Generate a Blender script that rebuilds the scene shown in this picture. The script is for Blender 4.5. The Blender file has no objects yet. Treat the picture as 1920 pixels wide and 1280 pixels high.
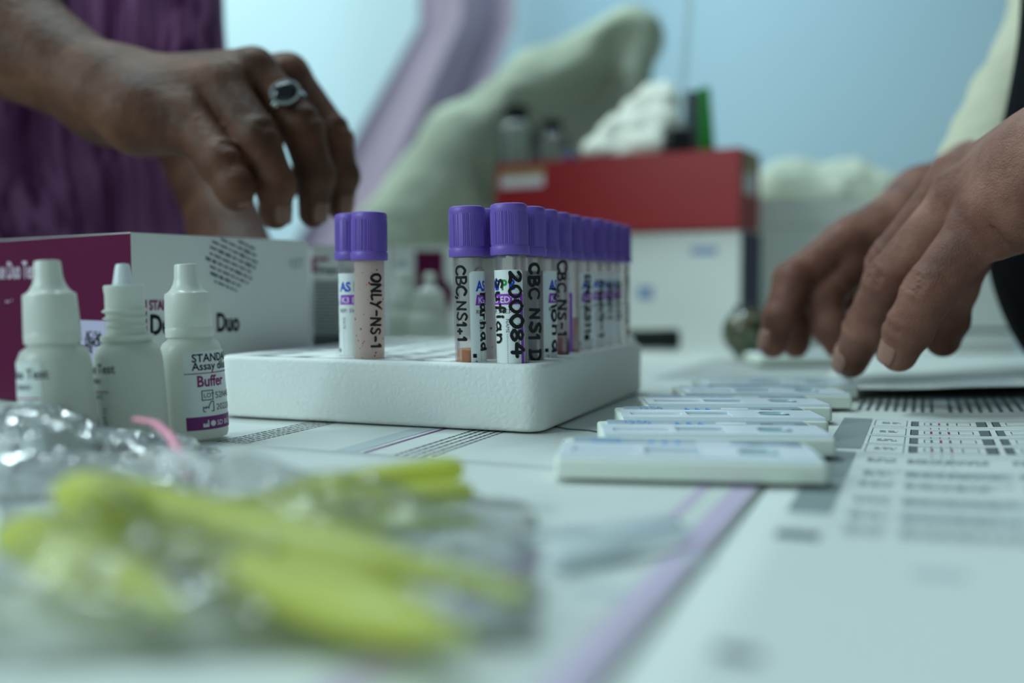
import bpy, bmesh, math, random
import numpy as np
from mathutils import Vector, Matrix, noise as mnoise

C = bpy.context.scene.collection
random.seed(7)
mnoise.seed_set(7)
PI = math.pi

# ------------------------------------------------------------------ camera, world, lights
FPX = 35.0 / 36.0 * 1920.0
CAMH = 0.0588                       # lens height above the table top (table top is z = 0)
PITCH = math.atan(100.0 / FPX)
cd = bpy.data.cameras.new('camera')
cam = bpy.data.objects.new('camera', cd)
C.objects.link(cam)
cam.location = (0, 0, CAMH)
cam.rotation_euler = (PI / 2 - PITCH, 0, 0)
cd.lens = 35.0
cd.sensor_width = 36.0
cd.clip_start = 0.01
cd.clip_end = 50
cd.dof.use_dof = True
cd.dof.focus_distance = 0.400
cd.dof.aperture_fstop = 3.5
cd.dof.aperture_blades = 0
bpy.context.scene.camera = cam

w = bpy.data.worlds.new('world')
bpy.context.scene.world = w
w.use_nodes = True
w.node_tree.nodes['Background'].inputs[0].default_value = (0.53, 0.76, 0.84, 1)
w.node_tree.nodes['Background'].inputs[1].default_value = 0.26

def area(name, loc, target, size, power, col, sy=None):
    d = bpy.data.lights.new(name, 'AREA')
    d.shape = 'RECTANGLE'
    d.size = size
    d.size_y = sy or size
    d.energy = power
    d.color = col
    o = bpy.data.objects.new(name, d)
    C.objects.link(o)
    o.location = loc
    o.rotation_euler = (Vector(target) - Vector(loc)).to_track_quat('-Z', 'Y').to_euler()
    return o

area('ceiling_lamp_light', (-0.55, 0.95, 1.75), (-0.05, 0.45, 0), 1.2, 24.0, (0.71, 0.95, 1.0), 0.10)
area('window_light', (-1.9, -0.5, 1.1), (0, 0.5, 0.05), 1.1, 34.0, (0.71, 0.95, 1.0))
area('wall_wash_light', (-1.3, 1.6, 1.6), (-0.7, 2.6, 0.3), 0.5, 24.0, (0.80, 1.0, 0.94))  # added light that brightens the left back wall, no fixture behind it
area('second_wall_wash_light', (0.45, 1.7, 1.5), (0.36, 2.6, 0.6), 0.4, 6.0, (0.48, 0.82, 1.0))  # another added light, a bluish wash on the back wall

vs = bpy.context.scene.view_settings
vs.view_transform = 'Standard'
vs.look = 'None'
vs.gamma = 1.0
vs.exposure = -0.08
vs.use_curve_mapping = False
bpy.context.scene.cycles.max_bounces = 10
bpy.context.scene.cycles.transparent_max_bounces = 32

FWD = Vector((0, math.cos(PITCH), -math.sin(PITCH)))
UPV = Vector((0, math.sin(PITCH), math.cos(PITCH)))
CAM = Vector((0, 0, CAMH))

def P(px, py, d):
    """a place in the room: seen at (px, py), d metres in front of the lens"""
    return CAM + Vector(((px - 960) / FPX * d, 0, 0)) + UPV * ((640 - py) / FPX * d) + FWD * d

def T(px, py, z=0.0):
    """the place on a level surface z seen at (px, py)"""
    r = Vector(((px - 960) / FPX, 0, 0)) + UPV * ((640 - py) / FPX) + FWD
    return CAM + r * ((z - CAMH) / r.z)

# ------------------------------------------------------------------ materials
def lin(c):
    return tuple(((v / 255) / 12.92 if v / 255 <= 0.04045 else ((v / 255 + 0.055) / 1.055) ** 2.4) for v in c)

MATS = {}
def M(name, col, rough=0.5, spec=0.4, var=0.0, vscale=40.0, bump=0.0, bscale=300.0, sss=0.0, trans=0.0, metal=0.0, kind='noise', bdist=0.001):
    if name in MATS:
        return MATS[name]
    m = bpy.data.materials.new(name)
    m.use_nodes = True
    nt = m.node_tree
    b = nt.nodes['Principled BSDF']
    c = lin(col)
    b.inputs['Base Color'].default_value = (*c, 1)
    b.inputs['Roughness'].default_value = rough
    b.inputs['Specular IOR Level'].default_value = spec
    b.inputs['Metallic'].default_value = metal
    if trans:
        b.inputs['Transmission Weight'].default_value = trans
    if sss:
        b.inputs['Subsurface Weight'].default_value = sss
        b.inputs['Subsurface Radius'].default_value = (1, 0.6, 0.45)
        b.inputs['Subsurface Scale'].default_value = 0.004
    tc = None
    if var or bump:
        tc = nt.nodes.new('ShaderNodeTexCoord')
    if var:
        n = nt.nodes.new('ShaderNodeTexNoise')
        n.inputs['Scale'].default_value = vscale
        n.inputs['Detail'].default_value = 4
        nt.links.new(tc.outputs['Object'], n.inputs['Vector'])
        mx = nt.nodes.new('ShaderNodeMix')
        mx.data_type = 'RGBA'
        mx.inputs[6].default_value = (*[v * (1 - var) for v in c], 1)
        mx.inputs[7].default_value = (*[min(1, v * (1 + var)) for v in c], 1)
        nt.links.new(n.outputs['Fac'], mx.inputs[0])
        nt.links.new(mx.outputs[2], b.inputs['Base Color'])
    if bump:
        if kind == 'voronoi':
            n2 = nt.nodes.new('ShaderNodeTexVoronoi')
            n2.feature = 'DISTANCE_TO_EDGE'
            out = n2.outputs['Distance']
        else:
            n2 = nt.nodes.new('ShaderNodeTexNoise')
            n2.inputs['Detail'].default_value = 5
            out = n2.outputs['Fac']
        n2.inputs['Scale'].default_value = bscale
        nt.links.new(tc.outputs['Object'], n2.inputs['Vector'])
        bp = nt.nodes.new('ShaderNodeBump')
        bp.inputs['Strength'].default_value = bump
        bp.inputs['Distance'].default_value = bdist
        nt.links.new(out, bp.inputs['Height'])
        nt.links.new(bp.outputs['Normal'], b.inputs['Normal'])
    MATS[name] = m
    return m

def film(name, tint, haze, rough=0.08, gloss=1.0, hcol=(0.85, 0.85, 0.85)):
    """thin clear plastic: see-through, glossy, with a little milky haze"""
    m = bpy.data.materials.new(name)
    m.use_nodes = True
    nt = m.node_tree
    nt.nodes.clear()
    out = nt.nodes.new('ShaderNodeOutputMaterial')
    tr = nt.nodes.new('ShaderNodeBsdfTransparent')
    tr.inputs[0].default_value = (*tint, 1)
    df = nt.nodes.new('ShaderNodeBsdfDiffuse')
    df.inputs[0].default_value = (*hcol, 1)
    tl = nt.nodes.new('ShaderNodeBsdfTranslucent')
    tl.inputs[0].default_value = (*hcol, 1)
    ad = nt.nodes.new('ShaderNodeMixShader')
    ad.inputs[0].default_value = 0.5
    nt.links.new(df.outputs[0], ad.inputs[1])
    nt.links.new(tl.outputs[0], ad.inputs[2])
    m1 = nt.nodes.new('ShaderNodeMixShader')
    m1.inputs[0].default_value = haze
    nt.links.new(tr.outputs[0], m1.inputs[1])
    nt.links.new(ad.outputs[0], m1.inputs[2])
    gl = nt.nodes.new('ShaderNodeBsdfGlossy')
    gl.inputs['Roughness'].default_value = rough
    fr = nt.nodes.new('ShaderNodeFresnel')
    fr.inputs[0].default_value = 1.45
    ml = nt.nodes.new('ShaderNodeMath')
    ml.operation = 'MULTIPLY'
    ml.inputs[1].default_value = gloss
    nt.links.new(fr.outputs[0], ml.inputs[0])
    m2 = nt.nodes.new('ShaderNodeMixShader')
    nt.links.new(ml.outputs[0], m2.inputs[0])
    nt.links.new(m1.outputs[0], m2.inputs[1])
    nt.links.new(gl.outputs[0], m2.inputs[2])
    nt.links.new(m2.outputs[0], out.inputs[0])
    MATS[name] = m
    return m

def translucent(name, col, rough=0.35, mixt=0.45):
    """milky plastic that lets light through"""
    m = bpy.data.materials.new(name)
    m.use_nodes = True
    nt = m.node_tree
    b = nt.nodes['Principled BSDF']
    c = lin(col)
    b.inputs['Base Color'].default_value = (*c, 1)
    b.inputs['Roughness'].default_value = rough
    t = nt.nodes.new('ShaderNodeBsdfTranslucent')
    t.inputs[0].default_value = (*c, 1)
    mx = nt.nodes.new('ShaderNodeMixShader')
    mx.inputs[0].default_value = mixt
    nt.links.new(b.outputs[0], mx.inputs[1])
    nt.links.new(t.outputs[0], mx.inputs[2])
    nt.links.new(mx.outputs[0], nt.nodes['Material Output'].inputs[0])
    MATS[name] = m
    return m

m_paper = M('leaflet_paper', (202, 206, 202), 0.6, 0.25, var=0.03, vscale=25)
m_white = M('white_card', (224, 226, 220), 0.5, 0.3, var=0.03, vscale=18)
m_ink = M('black_ink', (16, 16, 20), 0.5, 0.2)
m_grey_ink = M('grey_ink', (96, 106, 108), 0.6, 0.2)
m_bar_ink = M('mid_grey_ink', (132, 142, 142), 0.6, 0.2)
m_pale_ink = M('pale_grey_ink', (176, 186, 188), 0.6, 0.2)
m_purple_ink = M('purple_ink', (122, 66, 128), 0.6, 0.2)
m_lilac_ink = M('lilac_ink', (190, 174, 198), 0.6, 0.2)
m_magenta_ink = M('magenta_ink', (140, 30, 100), 0.5, 0.3)
m_marker = M('marker_ink', (9, 9, 12), 0.35, 0.4)
m_blue_ink = M('blue_ink', (22, 72, 190), 0.5, 0.3)
m_green_ink = M('green_ink', (24, 150, 62), 0.5, 0.3)
m_violet_ink = M('violet_ink', (146, 62, 186), 0.5, 0.3)
m_sky_ink = M('sky_blue_ink', (40, 136, 214), 0.5, 0.3)
m_white_ink = M('white_ink', (225, 222, 228), 0.5, 0.3)
m_label = M('label_paper', (226, 230, 228), 0.4, 0.35)
m_cap = M('purple_cap_plastic', (116, 88, 178), 0.42, 0.4, var=0.05, vscale=200, bump=0.06, bscale=2500)
m_foam = M('expanded_foam', (228, 230, 226), 0.75, 0.2, var=0.03, vscale=120, bump=0.45, bscale=330, kind='voronoi', bdist=0.0006)
m_magenta = M('magenta_card', (88, 12, 54), 0.5, 0.15, var=0.06, vscale=12)
m_table = M('table_top', (196, 202, 198), 0.55, 0.3, var=0.05, vscale=14)
m_metal = M('table_steel', (120, 124, 126), 0.35, 0.5, metal=0.9)
m_tube = film('tube_plastic', (0.96, 0.94, 0.94), 0.08, 0.14, 0.45)
m_tube_smear = film('smeared_tube_plastic', (0.95, 0.86, 0.82), 0.50, 0.15, 0.4, (0.86, 0.76, 0.72))
m_bag = film('clear_bag_film', (0.97, 0.98, 0.99), 0.09, 0.07, 3.0)
m_bag2 = film('thin_clear_film', (0.985, 0.99, 0.99), 0.10, 0.12, 0.8)
m_clear = film('clear_bottle_plastic', (0.88, 0.92, 0.92), 0.12, 0.08, 1.2)

# ------------------------------------------------------------------ mesh helpers
class MB:
    """collects faces with a material slot each, then becomes ONE mesh object"""
    def __init__(self):
        self.v = []
        self.f = []
        self.m = []
        self.mats = []
    def slot(self, mat):
        if mat not in self.mats:
            self.mats.append(mat)
        return self.mats.index(mat)
    def add(self, vs, fs, mat):
        o = len(self.v)
        s = self.slot(mat)
        self.v += [tuple(p) for p in vs]
        for f in fs:
            self.f.append(tuple(i + o for i in f))
            self.m.append(s)
        return self
    def mesh(self, name, smooth=True, angle=40):
        me = bpy.data.meshes.new(name)
        me.from_pydata(self.v, [], self.f)
        for mt in self.mats:
            me.materials.append(mt)
        me.polygons.foreach_set('material_index', self.m)
        if smooth:
            me.polygons.foreach_set('use_smooth', [True] * len(me.polygons))
            me.update()
            try:
                me.set_sharp_from_angle(angle=math.radians(angle))
            except Exception:
                pass
        me.validate()
        me.update()
        return me
    def build(self, name, parent=None, smooth=True, angle=40):
        return link(name, self.mesh(name, smooth, angle), parent)

def link(name, me, parent=None, loc=None, rot=None):
    o = bpy.data.objects.new(name, me)
    C.objects.link(o)
    if parent is not None:
        o.parent = parent
    if loc is not None:
        o.location = loc
    if rot is not None:
        o.rotation_euler = rot
    return o

def tag(o, label, cat, group=None, kind=None):
    o['label'] = label
    o['category'] = cat
    if group:
        o['group'] = group
    if kind:
        o['kind'] = kind
    return o

def thing(name, label, cat, loc=(0, 0, 0), rz=0.0, group=None, rot=None):
    o = bpy.data.objects.new(name, None)
    o.empty_display_size = 0.01
    C.objects.link(o)
    o.location = loc
    o.rotation_euler = rot if rot else (0, 0, rz)
    return tag(o, label, cat, group)

def struct(o):
    o['kind'] = 'structure'
    return o

def lathe(prof, n=40, cx=0, cy=0, rf=None):
    """prof: (r, z) from bottom to top; r = 0 at an end closes it"""
    vs, fs = [], []
    rows = []
    for (r, z) in prof:
        if r < 1e-7:
            rows.append([len(vs)])
            vs.append((cx, cy, z))
        else:
            row = []
            for i in range(n):
                a = 2 * PI * i / n
                rr = r * (rf(a, z) if rf else 1)
                row.append(len(vs))
                vs.append((cx + rr * math.cos(a), cy + rr * math.sin(a), z))
            rows.append(row)
    for A, B in zip(rows, rows[1:]):
        if len(A) == 1 and len(B) == 1:
            continue
        for i in range(n):
            j = (i + 1) % n
            if len(A) == 1:
                fs.append((A[0], B[j], B[i]))
            elif len(B) == 1:
                fs.append((A[i], A[j], B[0]))
            else:
                fs.append((A[i], A[j], B[j], B[i]))
    return vs, fs

def rrect(wd, dp, r, n=5):
    pts = []
    for (sx, sy, a0) in ((1, 1, 0), (-1, 1, PI / 2), (-1, -1, PI), (1, -1, 1.5 * PI)):
        for i in range(n + 1):
            a = a0 + PI / 2 * i / n
            pts.append((sx * (wd / 2 - r) + r * math.cos(a), sy * (dp / 2 - r) + r * math.sin(a)))
    return pts

def rbox(wd, dp, h, r=0.002, e=0.001, z0=0.0, n=4, en=3, cx=0, cy=0):
    """box with rounded upright corners (r) and rounded top and bottom edges (e)"""
    lv = []
    for i in range(en + 1):
        a = PI / 2 * i / en
        lv.append((e * (1 - math.sin(a)), e * (1 - math.cos(a))))
    for i in range(en + 1):
        a = PI / 2 * (1 - i / en)
        lv.append((e * (1 - math.sin(a)), h - e * (1 - math.cos(a))))
    vs, fs = [], []
    rows = []
    for ins, z in lv:
        o = rrect(wd - 2 * ins, dp - 2 * ins, max(r - ins, 1e-5), n)
        rows.append(list(range(len(vs), len(vs) + len(o))))
        vs += [(cx + x, cy + y, z0 + z) for x, y in o]
    N = len(rows[0])
    for A, B in zip(rows, rows[1:]):
        for i in range(N):
            j = (i + 1) % N
            fs.append((A[i], A[j], B[j], B[i]))
    fs.append(tuple(reversed(rows[0])))
    fs.append(tuple(rows[-1]))
    return vs, fs

def tubepath(pts, rads, n=10, closed_ends=True, flat=1.0):
    """sweep a circle along points"""
    pts = [Vector(p) for p in pts]
    vs, fs, rows = [], [], []
    up = Vector((0, 0, 1))
    for i, p in enumerate(pts):
        t = (pts[min(i + 1, len(pts) - 1)] - pts[max(i - 1, 0)]).normalized()
        u = t.cross(up)
        if u.length < 1e-4:
            u = t.cross(Vector((0, 1, 0)))
        u.normalize()
        v = u.cross(t).normalized()
        row = []
        for k in range(n):
            a = 2 * PI * k / n
            row.append(len(vs))
            vs.append(p + u * (rads[i] * math.cos(a)) + v * (rads[i] * flat * math.sin(a)))
        rows.append(row)
    for A, B in zip(rows, rows[1:]):
        for k in range(n):
            j = (k + 1) % n
            fs.append((A[k], A[j], B[j], B[k]))
    if closed_ends:
        fs.append(tuple(reversed(rows[0])))
        fs.append(tuple(rows[-1]))
    return vs, fs

def plate_holes(x0, x1, y0, y1, z0, z1, holes):
    xs = sorted({x0, x1, *[h[0] for h in holes], *[h[1] for h in holes]})
    ys = sorted({y0, y1, *[h[2] for h in holes], *[h[3] for h in holes]})
    def solid(i, j):
        if i < 0 or j < 0 or i >= len(xs) - 1 or j >= len(ys) - 1:
            return False
        cx, cy = (xs[i] + xs[i + 1]) / 2, (ys[j] + ys[j + 1]) / 2
        return not any(h[0] < cx < h[1] and h[2] < cy < h[3] for h in holes)
    vs, fs = [], []
    def q(*p):
        o = len(vs)
        vs.extend(p)
        fs.append((o, o + 1, o + 2, o + 3))
    for i in range(len(xs) - 1):
        for j in range(len(ys) - 1):
            if not solid(i, j):
                continue
            a, b, c, d = xs[i], xs[i + 1], ys[j], ys[j + 1]
            q((a, c, z1), (b, c, z1), (b, d, z1), (a, d, z1))
            q((a, c, z0), (a, d, z0), (b, d, z0), (b, c, z0))
            if not solid(i - 1, j):
                q((a, d, z0), (a, c, z0), (a, c, z1), (a, d, z1))
            if not solid(i + 1, j):
                q((b, c, z0), (b, d, z0), (b, d, z1), (b, c, z1))
            if not solid(i, j - 1):
                q((a, c, z0), (b, c, z0), (b, c, z1), (a, c, z1))
            if not solid(i, j + 1):
                q((b, d, z0), (a, d, z0), (a, d, z1), (b, d, z1))
    return vs, fs

# ------------------------------------------------------------------ lettering
TXT = {}
def text2d(s, size, bold=0.0, xs=1.0):
    """flat letters as (verts2d, faces), cap height about 0.7*size, left aligned on the baseline"""
    key = (s, bold)
    if key not in TXT:
        cu = bpy.data.curves.new('lettering', 'FONT')
        cu.body = s
        cu.size = 1.0
        cu.resolution_u = 3
        cu.offset = bold
        o = bpy.data.objects.new('lettering', cu)
        C.objects.link(o)
        me = bpy.data.meshes.new_from_object(o)
        vs = [(v.co.x, v.co.y) for v in me.vertices]
        fs = [tuple(p.vertices) for p in me.polygons]
        bpy.data.objects.remove(o)
        bpy.data.meshes.remove(me)
        bpy.data.curves.remove(cu)
        TXT[key] = (vs, fs)
    vs, fs = TXT[key]
    return [(x * size * xs, y * size) for x, y in vs], fs

def slice2d(vs, fs, axis, step):
    """cut flat faces across one axis so that they can be wrapped round a cylinder"""
    bm = bmesh.new()
    bv = [bm.verts.new((x, y, 0)) for x, y in vs]
    for f in fs:
        try:
            bm.faces.new([bv[i] for i in f])
        except ValueError:
            pass
    lo = min(v[axis] for v in vs)
    hi = max(v[axis] for v in vs)
    k = lo + step
    while k < hi:
        co = [0, 0, 0]
        no = [0, 0, 0]
        co[axis] = k
        no[axis] = 1
        bmesh.ops.bisect_plane(bm, geom=bm.verts[:] + bm.edges[:] + bm.faces[:], plane_co=co, plane_no=no, dist=1e-7)
        k += step
    bm.verts.index_update()
    ov = [(v.co.x, v.co.y) for v in bm.verts]
    of = [tuple(v.index for v in f.verts) for f in bm.faces]
    bm.free()
    return ov, of

# marker handwriting: strokes on a unit-high letter
GL = {
 'C': (0.75, [[(.7, .85), (.4, 1), (.1, .75), (.05, .4), (.2, .08), (.5, 0), (.72, .15)]]),
 'B': (0.75, [[(.1, 0), (.12, .5), (.1, 1)], [(.1, 1), (.45, 1), (.6, .78), (.4, .55), (.12, .52)], [(.2, .52), (.6, .45), (.68, .2), (.45, 0), (.1, 0)]]),
 'N': (0.85, [[(.08, 0), (.1, .5), (.12, 1)], [(.12, 1), (.4, .5), (.7, .02)], [(.7, .02), (.7, .5), (.72, 1)]]),
 'S': (0.7, [[(.6, .88), (.35, 1), (.12, .82), (.25, .58), (.5, .42), (.58, .18), (.35, 0), (.05, .12)]]),
 '1': (0.45, [[(.1, .75), (.28, 1), (.28, .5), (.28, 0)]]),
 '2': (0.75, [[(.08, .78), (.3, 1), (.6, .85), (.5, .5), (.08, .04)], [(.08, .04), (.4, .08), (.7, .0)]]),
 '0': (0.78, [[(.35, 1), (.08, .7), (.08, .3), (.35, 0), (.65, .3), (.65, .72), (.35, 1)]]),
 '8': (0.75, [[(.36, .52), (.1, .75), (.35, 1), (.62, .78), (.36, .52), (.05, .25), (.35, 0), (.68, .25), (.36, .52)]]),
 '4': (0.8, [[(.42, 1), (.2, .65), (.03, .38)], [(.03, .38), (.4, .36), (.78, .4)], [(.55, .72), (.55, .3), (.53, 0)]]),
 '5': (0.7, [[(.6, 1), (.2, .98), (.15, .58), (.45, .6), (.6, .32), (.4, .02), (.08, .1)]]),
 'M': (1.0, [[(.05, 0), (.1, .5), (.15, 1)], [(.15, 1), (.3, .6), (.45, .3)], [(.45, .3), (.62, .65), (.78, 1)], [(.78, 1), (.84, .5), (.9, 0)]]),
 'D': (0.78, [[(.1, 1), (.12, .5), (.1, 0)], [(.05, .98), (.45, .95), (.68, .55), (.5, .1), (.05, 0)]]),
 'O': (0.8, [[(.4, 1), (.1, .75), (.1, .25), (.4, 0), (.7, .25), (.7, .75), (.4, 1)]]),
 'F': (0.7, [[(.12, 0), (.14, .5), (.12, 1)], [(.05, 1), (.35, .98), (.65, 1.02)], [(.12, .55), (.3, .55), (.5, .58)]]),
 'o': (0.62, [[(.3, .6), (.06, .42), (.08, .12), (.3, 0), (.52, .16), (.5, .46), (.3, .6)]]),
 'h': (0.65, [[(.1, 1.05), (.1, .5), (.1, 0)], [(.1, .35), (.32, .6), (.5, .4), (.5, .0)]]),
 'd': (0.68, [[(.5, .4), (.28, .58), (.08, .3), (.25, .02), (.5, .2)], [(.52, 1.05), (.52, .5), (.55, 0)]]),
 's': (0.52, [[(.42, .52), (.22, .6), (.12, .42), (.38, .22), (.26, 0), (.05, .06)]]),
 'u': (0.65, [[(.08, .6), (.1, .15), (.3, 0), (.48, .2), (.5, .6)], [(.5, .6), (.5, .2), (.58, 0)]]),
 'f': (0.55, [[(.5, .92), (.32, 1.05), (.24, .8), (.24, .3), (.22, -.25)], [(.05, .55), (.25, .56), (.46, .58)]]),
 'i': (0.3, [[(.14, .6), (.14, .3), (.16, 0)], [(.14, .85), (.15, .87), (.16, .9)]]),
 'a': (0.65, [[(.46, .48), (.26, .6), (.06, .3), (.22, .02), (.46, .2)], [(.48, .6), (.48, .25), (.58, 0)]]),
 'n': (0.65, [[(.08, .6), (.1, .3), (.1, 0)], [(.1, .38), (.3, .6), (.5, .4), (.52, 0)]]),
 'r': (0.48, [[(.08, .6), (.1, .3), (.1, 0)], [(.1, .35), (.24, .58), (.42, .55)]]),
 'e': (0.58, [[(.08, .3), (.48, .36), (.4, .58), (.16, .55), (.06, .25), (.25, 0), (.5, .1)]]),
 'l': (0.3, [[(.12, 1.05), (.12, .5), (.16, 0)]]),
 'y': (0.62, [[(.08, .6), (.18, .2), (.32, .05)], [(.52, .6), (.34, .05), (.1, -.35)]]),
 '-': (0.55, [[(.08, .4), (.25, .42), (.42, .4)]]),
 '+': (0.6, [[(.08, .4), (.28, .42), (.5, .4)], [(.28, .65), (.28, .4), (.28, .12)]]),
 'L': (0.6, [[(.12, 1), (.1, .5), (.1, .02)], [(.1, .02), (.3, .0), (.52, .06)]]),
 'Y': (0.7, [[(.05, 1), (.2, .7), (.34, .5)], [(.66, 1), (.4, .55), (.15, -.1)]]),
 ',': (0.3, [[(.16, .12), (.14, -.02), (.06, -.2)]]),
 '.': (0.3, [[(.14, .06), (.15, .05), (.16, .03)]]),
 ' ': (0.45, []),
}

def smooth_line(pts, n=5):
    out = []
    for i in range(len(pts) - 1):
        p0 = Vector(pts[max(i - 1, 0)])
        p1 = Vector(pts[i])
        p2 = Vector(pts[i + 1])
        p3 = Vector(pts[min(i + 2, len(pts) - 1)])
        for k in range(n):
            t = k / n
            out.append(0.5 * ((2 * p1) + (p2 - p0) * t + (2 * p0 - 5 * p1 + 4 * p2 - p3) * t * t + (3 * p1 - p0 - 3 * p2 + p3) * t ** 3))
    out.append(Vector(pts[-1]))
    return out

def ribbon(line, wd):
    vs, fs = [], []
    n = len(line)
    for i, p in enumerate(line):
        t = (line[min(i + 1, n - 1)] - line[max(i - 1, 0)])
        if t.length < 1e-9:
            t = Vector((1, 0))
        t.normalize()
        nn = Vector((-t.y, t.x)) * wd / 2
        vs += [tuple(p + nn), tuple(p - nn)]
    for i in range(n - 1):
        fs.append((2 * i, 2 * i + 1, 2 * i + 3, 2 * i + 2))
    for p, q in ((line[0], line[1]), (line[-1], line[-2])):
        t = (p - q)
        if t.length < 1e-9:
            continue
        t.normalize()
        a0 = math.atan2(t.y, t.x)
        o = len(vs)
        for k in range(7):
            a = a0 - PI / 2 + PI * k / 6
            vs.append((p.x + math.cos(a) * wd / 2, p.y + math.sin(a) * wd / 2))
        fs.append(tuple(range(o, o + 7)))
    return vs, fs

def handwriting(s, size, wd, pitch=1.0, rnd=None):
    """(verts2d, faces): x runs along the writing"""
    rnd = rnd or random.Random(len(s))
    vs, fs = [], []
    x = 0.0
    for ch in s:
        wch, strokes = GL[ch]
        sc = size * rnd.uniform(0.9, 1.1)
        dy = rnd.uniform(-0.06, 0.06) * size
        for st in strokes:
            pl = smooth_line([(x + px * sc * pitch, dy + py * sc) for px, py in st])
            v, f = ribbon(pl, wd * rnd.uniform(0.85, 1.1))
            o = len(vs)
            vs += v
            fs += [tuple(i + o for i in q) for q in f]
        x += (wch + 0.12) * size * pitch
    return vs, fs, x

def cyl(u, v, r):
    a = u / r
    return (r * math.sin(a), -r * math.cos(a), v)

# ------------------------------------------------------------------ smooth bodies from distance fields
def smin(a, b, k):
    h = np.maximum(k - np.abs(a - b), 0) / k
    return np.minimum(a, b) - h * h * k * 0.25

def smax(a, b, k):
    return -smin(-a, -b, k)

class Field:
    def __init__(self, xs, ys, zs):
        self.ax = [np.asarray(a, dtype=np.float32) for a in (xs, ys, zs)]
        self.shape = tuple(len(a) for a in self.ax)
    def new(self, v=0.03):
        return np.full(self.shape, v, dtype=np.float32)
    def sub(self, lo, hi):
        sl = []
        for k in range(3):
            i0 = max(int(np.searchsorted(self.ax[k], lo[k])) - 1, 0)
            i1 = min(int(np.searchsorted(self.ax[k], hi[k])) + 1, self.shape[k])
            sl.append(slice(i0, max(i1, i0)))
        X = self.ax[0][sl[0]][:, None, None]
        Y = self.ax[1][sl[1]][None, :, None]
        Z = self.ax[2][sl[2]][None, None, :]
        return tuple(sl), X, Y, Z
    def cone(self, F, a, b, ra, rb, k=0.003, carve=False, sq=None):
        a = Vector(a)
        b = Vector(b)
        m = max(ra, rb) + k + 0.03
        lo = [min(a[i], b[i]) - m for i in range(3)]
        hi = [max(a[i], b[i]) + m for i in range(3)]
        sl, X, Y, Z = self.sub(lo, hi)
        if any(s.stop <= s.start for s in sl):
            return
        ba = b - a
        L = max(ba.length_squared, 1e-12)
        dx, dy, dz = X - a.x, Y - a.y, Z - a.z
        t = np.clip((dx * ba.x + dy * ba.y + dz * ba.z) / L, 0, 1)
        ex, ey, ez = dx - t * ba.x, dy - t * ba.y, dz - t * ba.z
        if sq:                                   # squash: wider along sq[0] (unit vector) by the factor sq[1]
            n, s = sq
            pr = ex * n[0] + ey * n[1] + ez * n[2]
            q = pr * (1 / s - 1)
            ex, ey, ez = ex + n[0] * q, ey + n[1] * q, ez + n[2] * q
        d = np.sqrt(ex * ex + ey * ey + ez * ez) - (ra + (rb - ra) * t)
        F[sl] = smax(F[sl], -d, k) if carve else smin(F[sl], d, k)
    def plane(self, F, p, n, k=0.004):
        n = Vector(n).normalized()
        p = Vector(p)
        X = self.ax[0][:, None, None]
        Y = self.ax[1][None, :, None]
        Z = self.ax[2][None, None, :]
        d = (X - p.x) * n.x + (Y - p.y) * n.y + (Z - p.z) * n.z
        F[...] = smax(F, d, k)
    def nets(self, F):
        """naive surface nets on the rectilinear grid: (verts, quads)"""
        nx, ny, nz = self.shape
        S = F < 0
        cs = [(i, j, k) for i in (0, 1) for j in (0, 1) for k in (0, 1)]
        def cor(A, c):
            return A[c[0]:nx - 1 + c[0], c[1]:ny - 1 + c[1], c[2]:nz - 1 + c[2]]
        cnt = np.zeros((nx - 1, ny - 1, nz - 1), dtype=np.int8)
        for c in cs:
            cnt += cor(S, c)
        act = (cnt > 0) & (cnt < 8)
        I, J, K = np.nonzero(act)
        idx = -np.ones(act.shape, dtype=np.int64)
        idx[I, J, K] = np.arange(len(I))
        acc = np.zeros((len(I), 3))
        num = np.zeros(len(I))
        for ax in range(3):
            for c in cs:
                if c[ax]:
                    continue
                e = list(c)
                e[ax] = 1
                A = F[I + c[0], J + c[1], K + c[2]].astype(np.float64)
                B = F[I + e[0], J + e[1], K + e[2]].astype(np.float64)
                cr = (A < 0) != (B < 0)
                t = np.where(cr, A / np.where(np.abs(A - B) < 1e-12, 1, A - B), 0)
                pt = np.stack([np.full(len(I), float(c[q])) for q in range(3)], 1)
                pt[:, ax] = t
                acc += pt * cr[:, None]
                num += cr
        fr = acc / num[:, None]
        ijk = (I, J, K)
        V = np.zeros((len(I), 3))
        for q in range(3):
            a0 = self.ax[q][ijk[q]]
            a1 = self.ax[q][ijk[q] + 1]
            V[:, q] = a0 + (a1 - a0) * fr[:, q]
        quads = []
        for ax in range(3):
            o1, o2 = [(1, 2), (2, 0), (0, 1)][ax]
            sl0 = [slice(1, -1)] * 3
            sl1 = [slice(1, -1)] * 3
            sl0[ax] = slice(0, -1)
            sl1[ax] = slice(1, None)
            A = S[tuple(sl0)]
            B = S[tuple(sl1)]
            E = np.nonzero(A != B)
            if len(E[0]) == 0:
                continue
            g = [E[0].copy(), E[1].copy(), E[2].copy()]
            for q in range(3):
                if q != ax:
                    g[q] = g[q] + 1
            ins = A[E]
            def cell(d1, d2):
                h = [g[0].copy(), g[1].copy(), g[2].copy()]
                h[o1] = h[o1] - d1
                h[o2] = h[o2] - d2
                return idx[h[0], h[1], h[2]]
            q4 = np.stack([cell(1, 1), cell(0, 1), cell(0, 0), cell(1, 0)], 1)
            q4[~ins] = q4[~ins][:, ::-1]
            quads.append(q4)
        Q = np.concatenate(quads, 0)
        Q = Q[(Q >= 0).all(1)]
        return V, Q

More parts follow.
